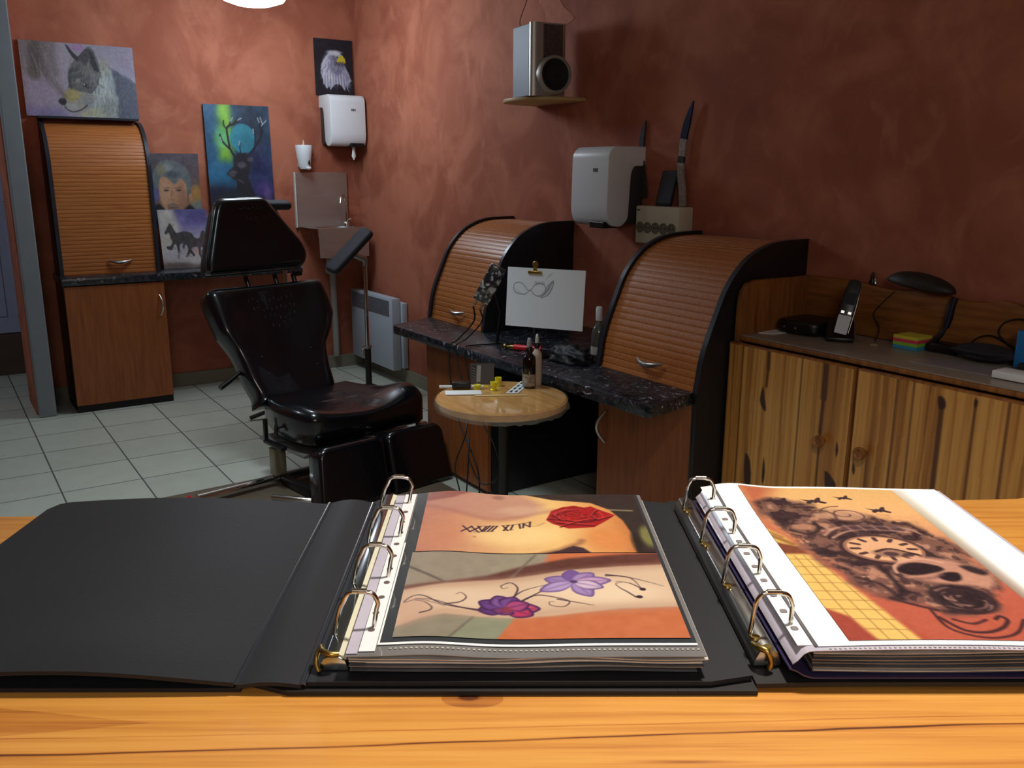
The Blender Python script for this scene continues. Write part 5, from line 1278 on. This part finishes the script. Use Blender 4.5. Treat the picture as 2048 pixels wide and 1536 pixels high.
def rings(parent, xb, xt0, xt1, xb1, ys, zt=.0565):
    for y in ys:
        b = B(); P = [(xb, y, .021), (xb + .001, y, .028), ((xb + xt0) / 2 + .001, y, .042), (xt0 + .0005, y, zt - .008), (xt0 + .004, y, zt - .0015), (xt0 + .010, y, zt + .0003), ((xt0 + xt1) / 2, y, zt + .0006), (xt1 - .010, y, zt - .0002), (xt1 - .004, y, zt - .002), (xt1 - .0005, y, zt - .009), ((xb1 + xt1) / 2 + .0005, y, .042), (xb1, y, .027), (xb1 - .002, y, .018)]
        tube(b, [BM @ Vector(p) for p in crom(P, 5)], .0018, 10); r = part('ring', b, NICKEL, parent, 60)
        b = B(); m_ = (xt0 + xt1) / 2; tube(b, [BM @ Vector((m_ - .006, y, zt + .0006)), BM @ Vector((m_ + .005, y, zt + .0004))], .0022, 10); part('ring_joint', b, NICKEL, r, 60)
YS = (.045, .130, .215, .300)
# ---- left binder
bl = thing('ring_binder', 'open black ring binder on the left, showing chest and forearm tattoo photos', 'binder', (BO[0], BO[1], 1.0), BA)
def zc(x, y): return .0085 + .0075 * math.sin(PI * min(1, max(0, (x + .36) / .31))) + .004 * gauss(x, y, -.16, .02, .09, .05) - .002 * (1 if x > -.05 else 0)
b = B(); sheet(b, -.350, -.0515, -.002, .346, zc, .0032, 44, 24, ('l', .018)); part('front_cover', b, VINYL, bl, 50)
b = B(); sheet(b, -.348, -.0475, .0005, .344, lambda x, y: .0036, .0032, 10, 10, ('l', .018)); part('gap_dark_board', b, VINYL, bl, 50)  # black board added so the gap under the raised cover reads dark
zs = lambda x, y: .0072 + .0055 * math.sin(PI * (x + .050) / .048) * (.5 + .9 * y)
b = B(); sheet(b, -.0500, -.0035, -.002, .352, zs, .0030, 14, 24); part('spine', b, VINYL, bl, 50)
for xa in (-.0508, -.0028):
    b = B(); sheet(b, xa - .0028, xa + .0028, -.0015, .350, lambda x, y, xa=xa: .0066 + .0022 * math.sqrt(max(0, 1 - ((x - xa) / .0029) ** 2)) + .0016 * y, .0012, 10, 16); part('hinge_crease', b, mat('glossy_crease', hexc(40, 44, 52), .16, coat=.6) if xa < -.01 else bpy.data.materials['glossy_crease'], bl, 60)
b = B(); sheet(b, .0005, .3225, .0, .357, lambda x, y: .0088, .0034, 10, 10, ('r', .008)); part('back_cover', b, VINYL, bl, 50)
# ring mechanism
b = B(); q = [(.0035, .0092), (.006, .0125), (.0095, .0185), (.0125, .0205), (.0205, .0205), (.0255, .0175), (.028, .0092)]
prism(b, q, .014, .345, 'xz', .0008, BM); rm = part('ring_mechanism', b, SILW, bl, 40)
b = B(); prism(b, [(.0205, .0212), (.0245, .0200), (.0262, .0180), (.0262, .0170), (.0205, .0206)], .016, .343, 'xz', 0, BM); part('lever_rail', b, CREAM, rm)
b = B(); tube(b, [BM @ Vector(p) for p in crom([(.006, .026, .0215), (.009, .017, .0235), (.015, .0125, .0235), (.021, .014, .0225)], 6)], .0022, 10); tube(b, [BM @ Vector(p) for p in crom([(.005, .024, .021), (.004, .015, .016), (.007, .010, .0105)], 6)], .002, 10); part('opening_lever', b, BRASS, rm, 60)
rings(rm, .0125, .0198, .0465, .0422, YS)
# sleeve pile
rr = random.Random(9)
def wav(z, ph, k=1.0): return lambda x, y: z + k * (.0016 * math.sin(x * 34 + ph) * (1 - y * 2.2) + .0008 * math.sin(x * 61 + ph * 2))
lows = [(PLASTD, .0006), (PAPB, .0007), (PLAST, .0008), (PLASTD, .0006), (PAPB, .0006), (PLAST, .0008), (PLASTD, .0007), (PLAST, .0007)]
for k, (m_, th) in enumerate(lows):
    z = .0105 + k * .00178; dx = rr.uniform(-.003, .002); dy = rr.uniform(-.003, .003)
    b = B(); sheet(b, .029 + (0 if m_ is not PAPB else .012), .2835 + dx + .006 * (k / 8), .0125 - .004 * k / 8 + dy, .322 + dy, wav(z, .5 + k * .12, .3 + .06 * k), th, 40, 8)
    part('lower_sleeve', b, m_, bl, 60)
zt = lambda x, y: .0268 + .0018 * math.exp(-((x - .085) / .03) ** 2) - .0012 * math.exp(-((x - .15) / .04) ** 2) + .0022 * math.exp(-((x - .09) / .035) ** 2 - ((y - .33) / .05) ** 2)
b = B(); sheet(b, .027, .2875, .0045, .328, lambda x, y: zt(x, y) - .0006, .0005, 60, 10); sl = part('top_sleeve', b, mat('grey_sleeve_film', hexc(112, 110, 110), .16, coat=.6, var=.1, vscale=30), bl, 60)
b = B(); sheet(b, .0495, .2838, .0205, .3272, lambda x, y: zt(x, y) + .0002, .0004, 60, 16); part('charcoal_backing', b, CHAR, sl, 60)
b = B(); sheet(b, .0495, .2838, .0183, .0210, lambda x, y: zt(x, y) + .0005, .0004, 60, 2); sheet(b, .0486, .0500, .0183, .20, lambda x, y: zt(x, y) + .0005, .0004, 2, 16); part('white_sheet_edge', b, PAPB, sl, 60)
b = B(); sheet(b, .0362, .0480, .010, .326, lambda x, y: zt(x, y) + .0004, .0004, 4, 30); ps = part('punched_strip', b, STRIP, sl, 60)
b = B()
for k in range(11):
    y = .040 + k * .0262; lathe(b, [(0, 0), (.0026, 0), (.0026, .0003), (0, .0003)], (.0418 + rr.uniform(-.001, .001), y, zt(.042, y) + .0005), 14, BM)
part('punch_holes', b, HOLE, ps)
b = B(); sheet(b, .0275, .0357, .007, .322, lambda x, y: zt(x, y) + .0003 + .0004 * math.sin(y * 60), .0006, 4, 40); part('film_fold', b, LAV, sl, 60)
b = B()
for k in range(60): box(b, (.058 + k * .0038, .0125, zt(.058 + k * .0038, .012) - .0003), (.0598 + k * .0038, .0140, zt(.058 + k * .0038, .012) + .0002), 0, BM)
part('weld_seam', b, mat('weld_dots', hexc(176, 172, 164), .4), sl)
# chest photograph
c = Cv(330, 224, (210, 150, 112), 1.48)
c.gradh([(0, (196, 122, 96)), (.15, (206, 138, 104)), (.4, (232, 178, 112)), (.6, (240, 190, 112)), (.85, (222, 140, 72)), (1, (180, 96, 50))])
c.poly([(-.02, -.02), (.45, -.02), (.55, .2), (.5, .38), (.4, .45), (.28, .46), (.1, .33), (-.02, .26)], (190, 134, 118), .12, .8)
c.poly([(0, -.02), (.22, -.02), (.12, .12), (-.02, .18)], (150, 84, 76), .05, .9); c.line([(-.02, .22), (.12, .34), (.3, .46), (.42, .43), (.50, .36), (.60, .31)], .05, (166, 98, 88), .55, .09, 6)
c.blob(.34, .06, .03, .04, (140, 92, 82), .9, .6); c.blob(.42, .72, .2, .16, (252, 214, 140), 1, .7); c.blob(.45, .30, .10, .08, (216, 170, 140), 1, .6); c.blob(.08, .75, .12, .2, (206, 130, 92), 1, .6); c.blob(.80, .80, .08, .18, (226, 132, 66), 1, .7)
c.poly([(.436, -.03), (.6, .11), (.779, .17), (.859, .30), (.905, .49), (.925, .71), (.92, 1.03), (1.03, 1.03), (1.03, -.03)], (54, 44, 42), .02)
c.line([(.86, .30), (.96, .315)], .02, (176, 160, 110), .8, .03); c.blob(.99, .75, .03, .16, (142, 140, 72), .9, .8); c.blob(.93, .85, .02, .16, (40, 36, 30), .8, .6); c.noise(.02, 40, 30, 3)
c.line([(.70, .82), (.69, .86), (.60, .96), (.5, 1.03)], .05, (130, 70, 50), .55, .05); c.poly([(.50, 1.03), (.60, .965), (.66, .90), (.70, .93), (.74, 1.03)], (66, 42, 52), .025)
R_ = [(.558, .476), (.587, .316), (.643, .245), (.698, .221), (.744, .257), (.776, .233), (.808, .292), (.876, .396), (.841, .475), (.768, .606), (.654, .627), (.585, .542)]
c.poly(R_, (176, 26, 28), .012, 1)
for rx, ry, al in ((.07, .08, .25), (.035, .04, .3)):
    P = [(.685 + rx * math.cos(a), .345 + ry * math.sin(a) + .012 * math.sin(3 * a)) for a in np.linspace(.3, 5.9, 16)]; c.line(P, .009, (80, 14, 20), al + .2, .008, 4); c.line([(x + .008, y + .012) for x, y in P], .006, (226, 70, 62), al, .008, 4)
for k in range(34):
    r_ = random.Random(k + 9); a = r_.uniform(0, 6.28); q = r_.uniform(.2, 1.0); sp = r_.uniform(.4, 1.0)
    P = [(.70 + .125 * q * math.cos(a + t_), .41 + .165 * q * math.sin(a + t_)) for t_ in np.linspace(0, sp, 5)]; c.line(P, .018 if k % 2 else .011, (92, 14, 20) if k % 2 else (228, 72, 66), .6, .014, 3, True)
for P in ([(.57, .46), (.64, .49), (.74, .52), (.86, .42)], [(.60, .53), (.68, .56), (.77, .58)], [(.80, .31), (.77, .42), (.80, .49)], [(.59, .38), (.62, .47)], [(.62, .60), (.70, .52), (.78, .47)]): c.line(P, .016, (82, 18, 26), .85, .012, 5); c.line([(x, y - .022) for x, y in P], .009, (232, 64, 58), .7, .012, 5)
K = (58, 30, 52)
def stroke(p): c.line(p, .013, K, .95, .010)
for i, x in enumerate((.185, .222)): stroke([(x, .60), (x + .034, .69)]); stroke([(x + .040, .60), (x - .004, .69)])
stroke([(.252, .59), (.270, .67)]); stroke([(.290, .585), (.270, .67)])
for x in (.286, .302, .318): stroke([(x + .02, .575), (x - .006, .665)])
c.line([(.252, .59), (.34, .572)], .008, K, .9); c.line([(.235, .69), (.32, .665)], .008, K, .9)
stroke([(.362, .565), (.384, .645)]); stroke([(.388, .555), (.366, .645)]); stroke([(.408, .550), (.396, .635)]); c.line([(.356, .565), (.42, .545)], .007, K, .9); c.line([(.362, .648), (.41, .632)], .007, K, .9)
stroke([(.436, .535), (.440, .61)]); stroke([(.456, .53), (.452, .60)]); stroke([(.452, .53), (.482, .585)]); stroke([(.485, .50), (.482, .585)]); c.line([(.425, .54), (.492, .505)], .007, K, .9)
c.line([(.479, .564), (.51, .575), (.551, .52)], .007, (150, 90, 70), .8, .008, 4); c.blob(.24, .765, .008, .012, (200, 100, 76), .6, .7)
g_ = c.a.mean(-1, keepdims=True); c.a = g_ + (c.a - g_) * .86
picture('chest_photograph', c, lambda u, v: BM @ Vector((.0606 + u * .2199, .3262 - v * .1475, zt(.0606 + u * .22, .3262 - v * .1475) + .0008)), GLOSS, sl, .84)
# forearm photograph
c = Cv(330, 224, (150, 136, 118), 1.48)
c.poly([(.40, -.02), (.55, -.02), (.5, .1), (.36, .35), (.3, .3)], (150, 140, 118), .02); c.poly([(.56, -.02), (1.03, -.02), (1.03, .2), (.5, .3), (.54, .1)], (208, 108, 62), .05)
c.poly([(-.02, .45), (.167, .39), (.305, .30), (.434, .18), (.636, .07), (.842, .02), (1.03, -.01), (1.03, .2), (.6, .3), (-.02, .52)], (98, 54, 46), .05)
c.line([(-.008, .186), (.176, .444)], .022, (96, 84, 78), .9, .02); c.line([(.50, .02), (.40, .32)], .018, (110, 96, 84), .8, .02)
c.poly([(-.02, .86), (.2, .74), (.42, .76), (.342, 1.05), (-.02, 1.05)], (142, 132, 112), .02); c.poly([(.26, .76), (.43, .76), (.345, 1.05), (.18, 1.05)], (138, 140, 114), .02); c.line([(.27, .77), (.186, 1.01)], .016, (108, 100, 88), .8, .015)
c.poly([(.416, .77), (1.03, .66), (1.03, 1.05), (.335, 1.05)], (204, 106, 62), .02); c.noise(.03, 30, 20, 6)
ARM = [(-.02, .50), (.119, .434), (.243, .382), (.369, .339), (.498, .286), (.629, .23), (.828, .185), (1.03, .155), (1.03, .67), (.785, .697), (.664, .734), (.545, .77), (.398, .785), (.276, .78), (.165, .765), (.08, .814), (-.02, .92)]
c.poly(ARM, (216, 182, 150), .03, 1)
c.line([(0, .50), (.24, .40), (.5, .30), (.83, .2), (1, .17)], .08, (176, 132, 108), .5, .1); c.line([(-.02, .9), (.16, .74), (.4, .76), (.66, .71), (1, .66)], .08, (186, 142, 116), .5, .1); c.blob(.72, .5, .22, .12, (238, 210, 176), 1, .7); c.blob(.2, .58, .2, .1, (226, 196, 166), 1, .6); c.blob(.03, .7, .08, .14, (206, 158, 130), 1, .6)
def vine(p, w=.013, al=.85): c.line(p, w, (66, 44, 58), al, .010, 6, True)
for p in ([(.286, .706), (.16, .669), (.083, .573), (.04, .57), (.013, .64), (.068, .612), (.161, .687)], [(.165, .66), (.213, .631), (.235, .573), (.215, .524), (.196, .545)], [(.077, .76), (.11, .733), (.114, .696), (.085, .64), (.05, .62)], [(.399, .574), (.45, .474), (.545, .403)], [(.406, .574), (.425, .454), (.40, .382), (.363, .42), (.370, .455), (.388, .44)], [(.429, .612), (.492, .534), (.564, .564), (.611, .612), (.59, .669), (.545, .655), (.538, .615), (.556, .612)], [(.44, .60), (.52, .48), (.56, .46)], [(.57, .585), (.698, .66)], [(.767, .307), (.855, .329), (.891, .474)], [(.86, .57), (.83, .50), (.81, .46), (.797, .41), (.82, .39)], [(.895, .48), (.85, .40), (.80, .38)], [(.77, .29), (.87, .34), (.976, .438)], [(.29, .72), (.2, .68), (.12, .62), (.05, .60)]): vine(p)
c.blob(.893, .475, .012, .018, (52, 36, 50), .5); c.blob(.872, .565, .012, .018, (52, 36, 50), .5)
def petal(cx, cy, ang, L_, W2, col, edge):
    ca, sa = math.cos(ang), math.sin(ang)
    P = [(0, 0), (.3, -.5), (.65, -.55), (1, 0), (.65, .55), (.3, .5)]
    Q = [(cx + (x * L_ * ca - y * W2 * sa) / 1.48, cy + x * L_ * sa + y * W2 * ca) for x, y in P]
    c.poly(Q, edge, .012, 1, 4); Q2 = [(cx + (x * L_ * .9 * ca - y * W2 * .8 * sa) / 1.48, cy + x * L_ * .9 * sa + y * W2 * .8 * ca) for x, y in P]
    c.poly(Q2, col, .03, 1, 4); c.line([(cx, cy), (cx + L_ * .8 * ca / 1.48, cy + L_ * .8 * sa)], .012, edge, .5, .02)
for a, L_, col in ((2.9, .15, (92, 50, 120)), (-2.7, .16, (104, 58, 134)), (-1.9, .15, (120, 76, 150)), (-1.2, .14, (112, 66, 142)), (.05, .19, (206, 66, 104)), (.5, .17, (196, 48, 92)), (1.9, .08, (120, 50, 110)), (-.4, .14, (172, 62, 120))): petal(.378, .68, a, L_, .11, col, (66, 28, 82))
c.blob(.385, .70, .02, .03, (150, 50, 60), .8, .7)
for a, L_, col in ((-2.85, .17, (150, 120, 180)), (2.65, .22, (176, 148, 200)), (-1.6, .16, (118, 82, 156)), (-.75, .17, (164, 130, 184)), (-.1, .22, (192, 150, 190)), (1.1, .20, (162, 132, 190)), (.4, .18, (206, 180, 206))): petal(.637, .385, a, L_, .10, col, (104, 74, 138))
c.blob(.64, .38, .014, .02, (70, 40, 90), .8, .8)
g_ = c.a.mean(-1, keepdims=True); c.a = g_ + (c.a - g_) * .86
picture('forearm_photograph', c, lambda u, v: BM @ Vector((.0585 + u * .2220, .1768 - v * .1490, zt(.0585 + u * .222, .1768 - v * .149) + .0009)), GLOSS, sl, .84)

# ---- right binder
X2 = .3255
br = thing('ring_binder', 'open black ring binder on the right, showing a clock and skull tattoo photo', 'binder', (BO[0], BO[1], 1.0), BA)
b = B(); sheet(b, -.0435, .2660, -.0045, .353, lambda x, y: .0040, .0034, 10, 10, ('l', .012)); part('front_cover', b, VINYLR, br, 50)
b = B(); sheet(b, .2662, .3233, -.0045, .353, lambda x, y: .0040, .0034, 6, 10); part('spine', b, VINYLR, br, 50)
b = B(); sheet(b, .3235, .642, .001, .362, lambda x, y: .0062 + .0012 * min(1, (x - .3235) / .05), .0034, 16, 10, ('r', .008)); part('back_cover', b, VINYLR, br, 50)
b = B(); prism(b, [(.3265, .0078), (.3285, .014), (.3315, .0200), (.335, .0215), (.340, .0215), (.345, .0185), (.348, .0078)], .022, .335, 'xz', .0008, BM); rm = part('ring_mechanism', b, METAL, br, 40)
b = B(); tube(b, [BM @ Vector(p) for p in crom([(.328, .030, .0215), (.330, .021, .0235), (.335, .0165, .0225), (.338, .016, .014), (.337, .0155, .0095)], 6)], .0024, 10); lathe(b, [(0, 0), (.004, 0), (.003, .003), (0, .003)], (.336, .0205, .0222), 12, BM); part('opening_lever', b, BRASS, rm, 60)
for y in YS:
    b = B(); lathe(b, [(0, 0), (.0042, 0), (.0036, .0016), (0, .002)], (.332, y - .006, .0212), 12, BM); part('rivet', b, BRASS, rm, 60)
rings(rm, .3295, .3325, .3605, .3598, YS, .0555)
b = B(); sheet(b, .3470, .628, .0035, .333, lambda x, y: .0096 + .008 * math.exp(-((x - .347) / .01) ** 2), .0012, 50, 10); part('purple_divider', b, PURP, br, 60)
lows = [(PLASTD, .0008), (PLAST, .0006), (PLASTD, .0008), (PLASTD, .0008), (PLAST, .0006), (PLASTD, .0008), (PLASTD, .0008), (PLAST, .0006)]
for k, (m_, th) in enumerate(lows):
    b = B(); z = .0122 + k * .0022; dy = rr.uniform(-.002, .002)
    sheet(b, .3655, .613 + rr.uniform(-.003, .003), .0075 + dy, .332 + dy, lambda x, y, z=z, k=k: z + .0010 * math.sin(x * 22 + 1 + k * .1), th, 36, 8); part('lower_sleeve', b, m_, br, 60)
zr = lambda x, y: .0312 + .0016 * math.sin((x - .36) * 17) + .0050 * math.exp(-((x - .385) / .03) ** 2 - ((y - .34) / .06) ** 2)
b = B(); sheet(b, .3498, .6150, .0045, .3345, lambda x, y: zr(x, y) - .0008 - .010 * math.exp(-((x - .350) / .006) ** 2), .0005, 70, 12); sl = part('top_sleeve', b, LAV, br, 60)
b = B(); sheet(b, .3690, .6105, .0092, .3362, lambda x, y: zr(x, y) + .0002, .0004, 50, 20); part('white_sheet', b, PAPB, sl, 60)
b = B(); sheet(b, .3665, .3687, .0092, .3340, lambda x, y: zr(x, y) + .0003, .0005, 2, 20); part('sleeve_seam', b, PLASTD, sl, 60)
b = B(); sheet(b, .3548, .3660, .012, .336, lambda x, y: zr(x, y) - .0004, .0004, 4, 24); ps = part('punched_strip', b, STRIP, sl, 60)
b = B()
for k in range(11):
    y = .036 + k * .0266; prism(b, round_poly([(.3575, y - .0030), (.3630, y - .0030), (.3630, y + .0026), (.3575, y + .0026)], .002), zr(.36, y) - .0003, zr(.36, y) + .0001, 'xy', 0, BM)
part('punch_holes', b, mat('punch_hole_grey', hexc(120, 112, 114), .6), ps)
b = B()
for k in range(64): box(b, (.376 + k * .0036, .0058, zr(.376 + k * .0036, .006) - .0006), (.3776 + k * .0036, .0070, zr(.376 + k * .0036, .006) - .0001), 0, BM)
part('weld_seam', b, bpy.data.materials['weld_dots'], sl)
# clock photograph
c = Cv(250, 400, (204, 124, 84), .54)
c.gradv([(0, (232, 178, 104)), (.2, (240, 178, 112)), (.5, (214, 130, 92)), (.75, (200, 100, 76)), (1, (184, 72, 50))])
c.poly([(-.02, -.02), (.25, -.02), (.12, .12), (.04, .25), (.12, .5), (-.02, .34)], (190, 92, 62), .1, .9)
c.poly([(-.02, .33), (.06, .40), (.115, .502), (.21, .72), (.33, 1.03), (-.02, 1.03)], (236, 190, 96), .02)
c.poly([(-.02, .44), (.10, .48), (.13, .53), (-.02, .525)], (120, 54, 40), .02, .9); c.line([(0, .40), (.08, .46)], .02, (140, 84, 40), .8, .02); c.line([(0, .37), (.05, .41)], .012, (150, 96, 46), .8, .015)
for k in range(10): c.line([(-.02, .56 + k * .048), (.40, .575 + k * .048)], .004, (150, 98, 48), .6, .006)
for k in range(3): c.line([(.04 + k * .05, .54), (.10 + k * .085, 1.03)], .004, (150, 98, 48), .6, .006)
c.poly([(-.02, .835), (.083, .89), (.14, 1.03), (-.02, 1.03)], (168, 66, 50), .02)
c.poly([(.115, .50), (.2, .66), (.30, .88), (.36, 1.03), (1.03, 1.03), (1.03, .7), (.8, .85), (.5, .86), (.25, .7)], (194, 88, 64), .05, .8)
TT = [(.042, .14), (.15, .10), (.232, .10), (.338, .14), (.492, .23), (.649, .24), (.859, .29), (.924, .38), (.975, .492), (1.0, .604), (.954, .731), (.85, .80), (.804, .845), (.66, .875), (.544, .87), (.48, .83), (.341, .80), (.245, .71), (.201, .586), (.136, .492), (.09, .338), (.06, .22)]
c.poly(TT, (112, 76, 68), .05, .88, 0, .10, 5)
n_ = fbm(400, 250, 9, 17, 21); m_ = sst(.5 - c.sdf(TT) / .04)
c.put(m_ * sst((n_ - .5) * 7), (52, 36, 42), .85); c.put(m_ * sst((.40 - n_) * 8), (206, 146, 116), .7)
n_ = fbm(400, 250, 22, 40, 33); c.put(m_ * sst((n_ - .54) * 9), (44, 32, 40), .6)
for bx, by, s_ in ((.20, .125, .07), (.415, .122, .075), (.62, .09, .055), (.765, .195, .07)):
    c.poly([(bx + s_ * x, by + s_ * .42 * y) for x, y in ((-1, -.5), (-.3, -.25), (-.05, -.45), (.1, -.3), (.55, -1.0), (.8, -.9), (.6, -.1), (1.0, .35), (.75, .7), (.25, .35), (.05, .6), (-.15, .35), (-.5, .75), (-.75, .5), (-.55, .1))], (54, 40, 48), .006, .95, 2)
P = [(.534 + (.018 + .011 * a) * math.cos(a) * 1.2, .236 + (.010 + .0055 * a) * math.sin(a)) for a in np.linspace(0, 11, 30)]; c.blob(.53, .236, .13, .05, (212, 156, 118), .7, .8); c.line(P, .006, (96, 66, 60), .9, .006)
c.line([(.30, .26), (.38, .20), (.46, .23), (.44, .29), (.36, .30)], .010, (88, 60, 58), .8, .01, 5); c.blob(.38, .25, .05, .025, (214, 156, 116), .8, .7)
c.blob(.22, .335, .07, .022, (200, 138, 104), .7, .7); c.line([(.13, .36), (.22, .39), (.30, .35), (.30, .30)], .014, (46, 34, 38), .8, .012, 5)
for p in ([(.30, .40), (.40, .345), (.573, .327), (.80, .338), (.86, .38)], [(.33, .42), (.45, .37), (.60, .355), (.8, .37)]): c.line(p, .010, (206, 150, 122), .75, .01, 5)
c.poly([(.42, .33), (.62, .31), (.80, .325), (.78, .36), (.45, .365)], (84, 60, 66), .02, .7)
for k in range(5): c.line([(.46 + k * .08, .325), (.48 + k * .08, .36)], .01, (176, 128, 110), .6, .012)
c.blob(.552, .500, .235, .105, (58, 40, 44), .10, .95); c.blob(.556, .496, .215, .092, (168, 112, 88), .08, .9); c.blob(.558, .494, .195, .082, (228, 168, 122), .08, 1)
for k in range(12):
    a = k * PI / 6; q0, q1 = .70, .90
    c.line([(.558 + .195 * q0 * math.cos(a), .494 + .082 * q0 * math.sin(a)), (.558 + .195 * q1 * math.cos(a), .494 + .082 * q1 * math.sin(a))], .014, (64, 42, 46), .9, .006)
c.blob(.57, .525, .10, .028, (110, 74, 68), .5, .6); c.blob(.57, .53, .04, .014, (60, 42, 50), .5, .8); c.blob(.66, .535, .03, .012, (60, 42, 50), .5, .8); c.line([(.50, .515), (.60, .495), (.72, .54)], .010, (54, 36, 42), .9, .008, 4)
c.poly([(.55, .60), (.64, .555), (.77, .548), (.90, .58), (.98, .66), (.92, .72), (.80, .72), (.62, .70), (.53, .655)], (206, 142, 116), .03, .9, 3)
c.poly([(.51, .635), (.58, .595), (.67, .585), (.755, .605), (.76, .63), (.66, .655), (.56, .665)], (40, 30, 36), .015, 1, 3); c.poly([(.69, .675), (.75, .645), (.82, .645), (.80, .685), (.74, .70)], (40, 30, 36), .015, 1, 3); c.poly([(.87, .60), (.93, .60), (.98, .64), (.94, .655), (.89, .635)], (52, 38, 44), .02, 1, 3)
c.line([(.50, .65), (.52, .61), (.60, .575), (.70, .56), (.80, .58)], .010, (228, 168, 136), .8, .01, 5); c.line([(.55, .69), (.66, .68), (.72, .66)], .012, (120, 78, 76), .7, .02)
c.poly([(.42, .60), (.47, .63), (.46, .70), (.47, .77), (.42, .77), (.43, .70)], (44, 32, 38), .02, .9); c.line([(.25, .60), (.34, .66), (.42, .66)], .014, (176, 116, 94), .7, .015, 4); c.line([(.27, .68), (.36, .72), (.40, .80)], .014, (48, 34, 40), .8, .015, 4)
c.blob(.70, .795, .16, .078, (50, 36, 42), .25, .95)
for k in range(26):
    r_ = random.Random(k + 50); a = r_.uniform(0, 6.28); q = r_.uniform(.12, .92); rx, ry = .155 * q, .074 * q; sp = r_.uniform(.5, 1.1)
    P = [(.70 + rx * math.cos(a + t_) * (1 + .12 * math.sin(4 * t_ + k)), .795 + ry * math.sin(a + t_)) for t_ in np.linspace(0, sp, 5)]
    c.line(P, .010 if k % 2 else .014, (158, 110, 96) if k % 2 else (38, 28, 34), .7, .010, 3, True)
c.blob(.66, .865, .10, .014, (52, 36, 42), .6, .8)
c.line([(.35, .80), (.44, .835), (.52, .86)], .012, (58, 38, 44), .9, .01, 4); c.line([(.486, .86), (.488, .943), (.56, .98), (.66, .99), (.78, .965), (.88, .90)], .009, (74, 40, 44), .95, .008, 6)
c.line([(.493, .895), (.55, .955), (.64, .965), (.736, .943), (.80, .905), (.785, .885), (.75, .90)], .011, (64, 36, 42), .95, .009, 6); c.line([(.55, .905), (.62, .925), (.70, .905)], .010, (64, 36, 42), .85, .009, 5)
c.noise(.03, 60, 100, 41)
g_ = c.a.mean(-1, keepdims=True); c.a = g_ + (c.a - g_) * .86
picture('clock_photograph', c, lambda u, v: BM @ Vector((.3935 + u * .1665, .3300 - v * .3150, zr(.3935 + u * .1665, .33 - v * .315) + .0008)), GLOSS, sl, .86)
cg = Cv(12, 80, (190, 178, 150)); cg.gradv([(0, (206, 196, 180)), (.35, (170, 160, 140)), (.6, (150, 136, 124)), (1, (150, 110, 92))])
ca_ = cg.a.copy(); w_ = np.array([236, 236, 234]) / 255.; cg.a = ca_ + (w_ - ca_) * (cg.X ** 1.5)[..., None]
picture('grey_print_margin', cg, lambda u, v: BM @ Vector((.5601 + u * .014, .3300 - v * .3150, zr(.56 + u * .014, .33 - v * .315) + .0008)), GLOSS, sl, .95)

# ------------------------------------------------------------------ lights
lt = thing('ceiling_light', 'bright round white ceiling light near the back wall', 'ceiling light', (1.335, .10, 2.26))
b = B(); lathe(b, [(0, 0), (.10, .006), (.165, .028), (.19, .06), (.19, .085), (0, .085)], (1.335, .10, 2.258), 40); part('diffuser', b, emit_mat('lamp_glow', (.80, .91, 1.0), 10), lt, 50)
b = B(); lathe(b, [(0, .0855), (.195, .0855), (.195, .11), (.03, .12), (.02, .2625), (0, .2625)], (1.335, .10, 2.258), 32); part('lamp_base', b, WHITE, lt, 50)
def lamp(name, kind, loc, energy, col, size=.2, rot=None, **kw):
    d = bpy.data.lights.new(name, kind); d.energy = energy; d.color = col
    if kind == 'POINT': d.shadow_soft_size = size
    elif kind == 'AREA': d.size = size; d.shape = 'DISK'
    elif kind == 'SPOT':
        d.shadow_soft_size = size; d.spot_size = kw.get('ang', 1.8); d.spot_blend = kw.get('blend', .6)
    o = bpy.data.objects.new(name, d); COL.objects.link(o); o.location = loc
    if rot: o.rotation_euler = rot
    return o
lamp('ceiling_lamp', 'POINT', (1.30, -.22, 2.10), 27, (.74, .88, 1.0), .16)
lamp('ceiling_lamp', 'SPOT', (.58, -2.1, 2.47), 108, (.80, .92, 1.0), .24, None, ang=math.radians(100), blend=.9)
sp_ = lamp('counter_spot', 'SPOT', (.384, -4.578, 2.10), 74, (1.0, .93, .82), .06, None, ang=math.radians(122), blend=.7)
lamp('corridor_lamp', 'AREA', (-1.05, .45, 2.44), 9, (.72, .86, 1.0), .5)
lamp('room_fill', 'AREA', (-1.0, -6.3, 2.3), 20, (1.0, .95, .90), 1.0, (math.radians(50), 0, math.radians(-25)))
W = bpy.data.worlds.new('room_ambient'); SC.world = W; W.use_nodes = True
W.node_tree.nodes['Background'].inputs[0].default_value = (.5, .5, .6, 1); W.node_tree.nodes['Background'].inputs[1].default_value = .05
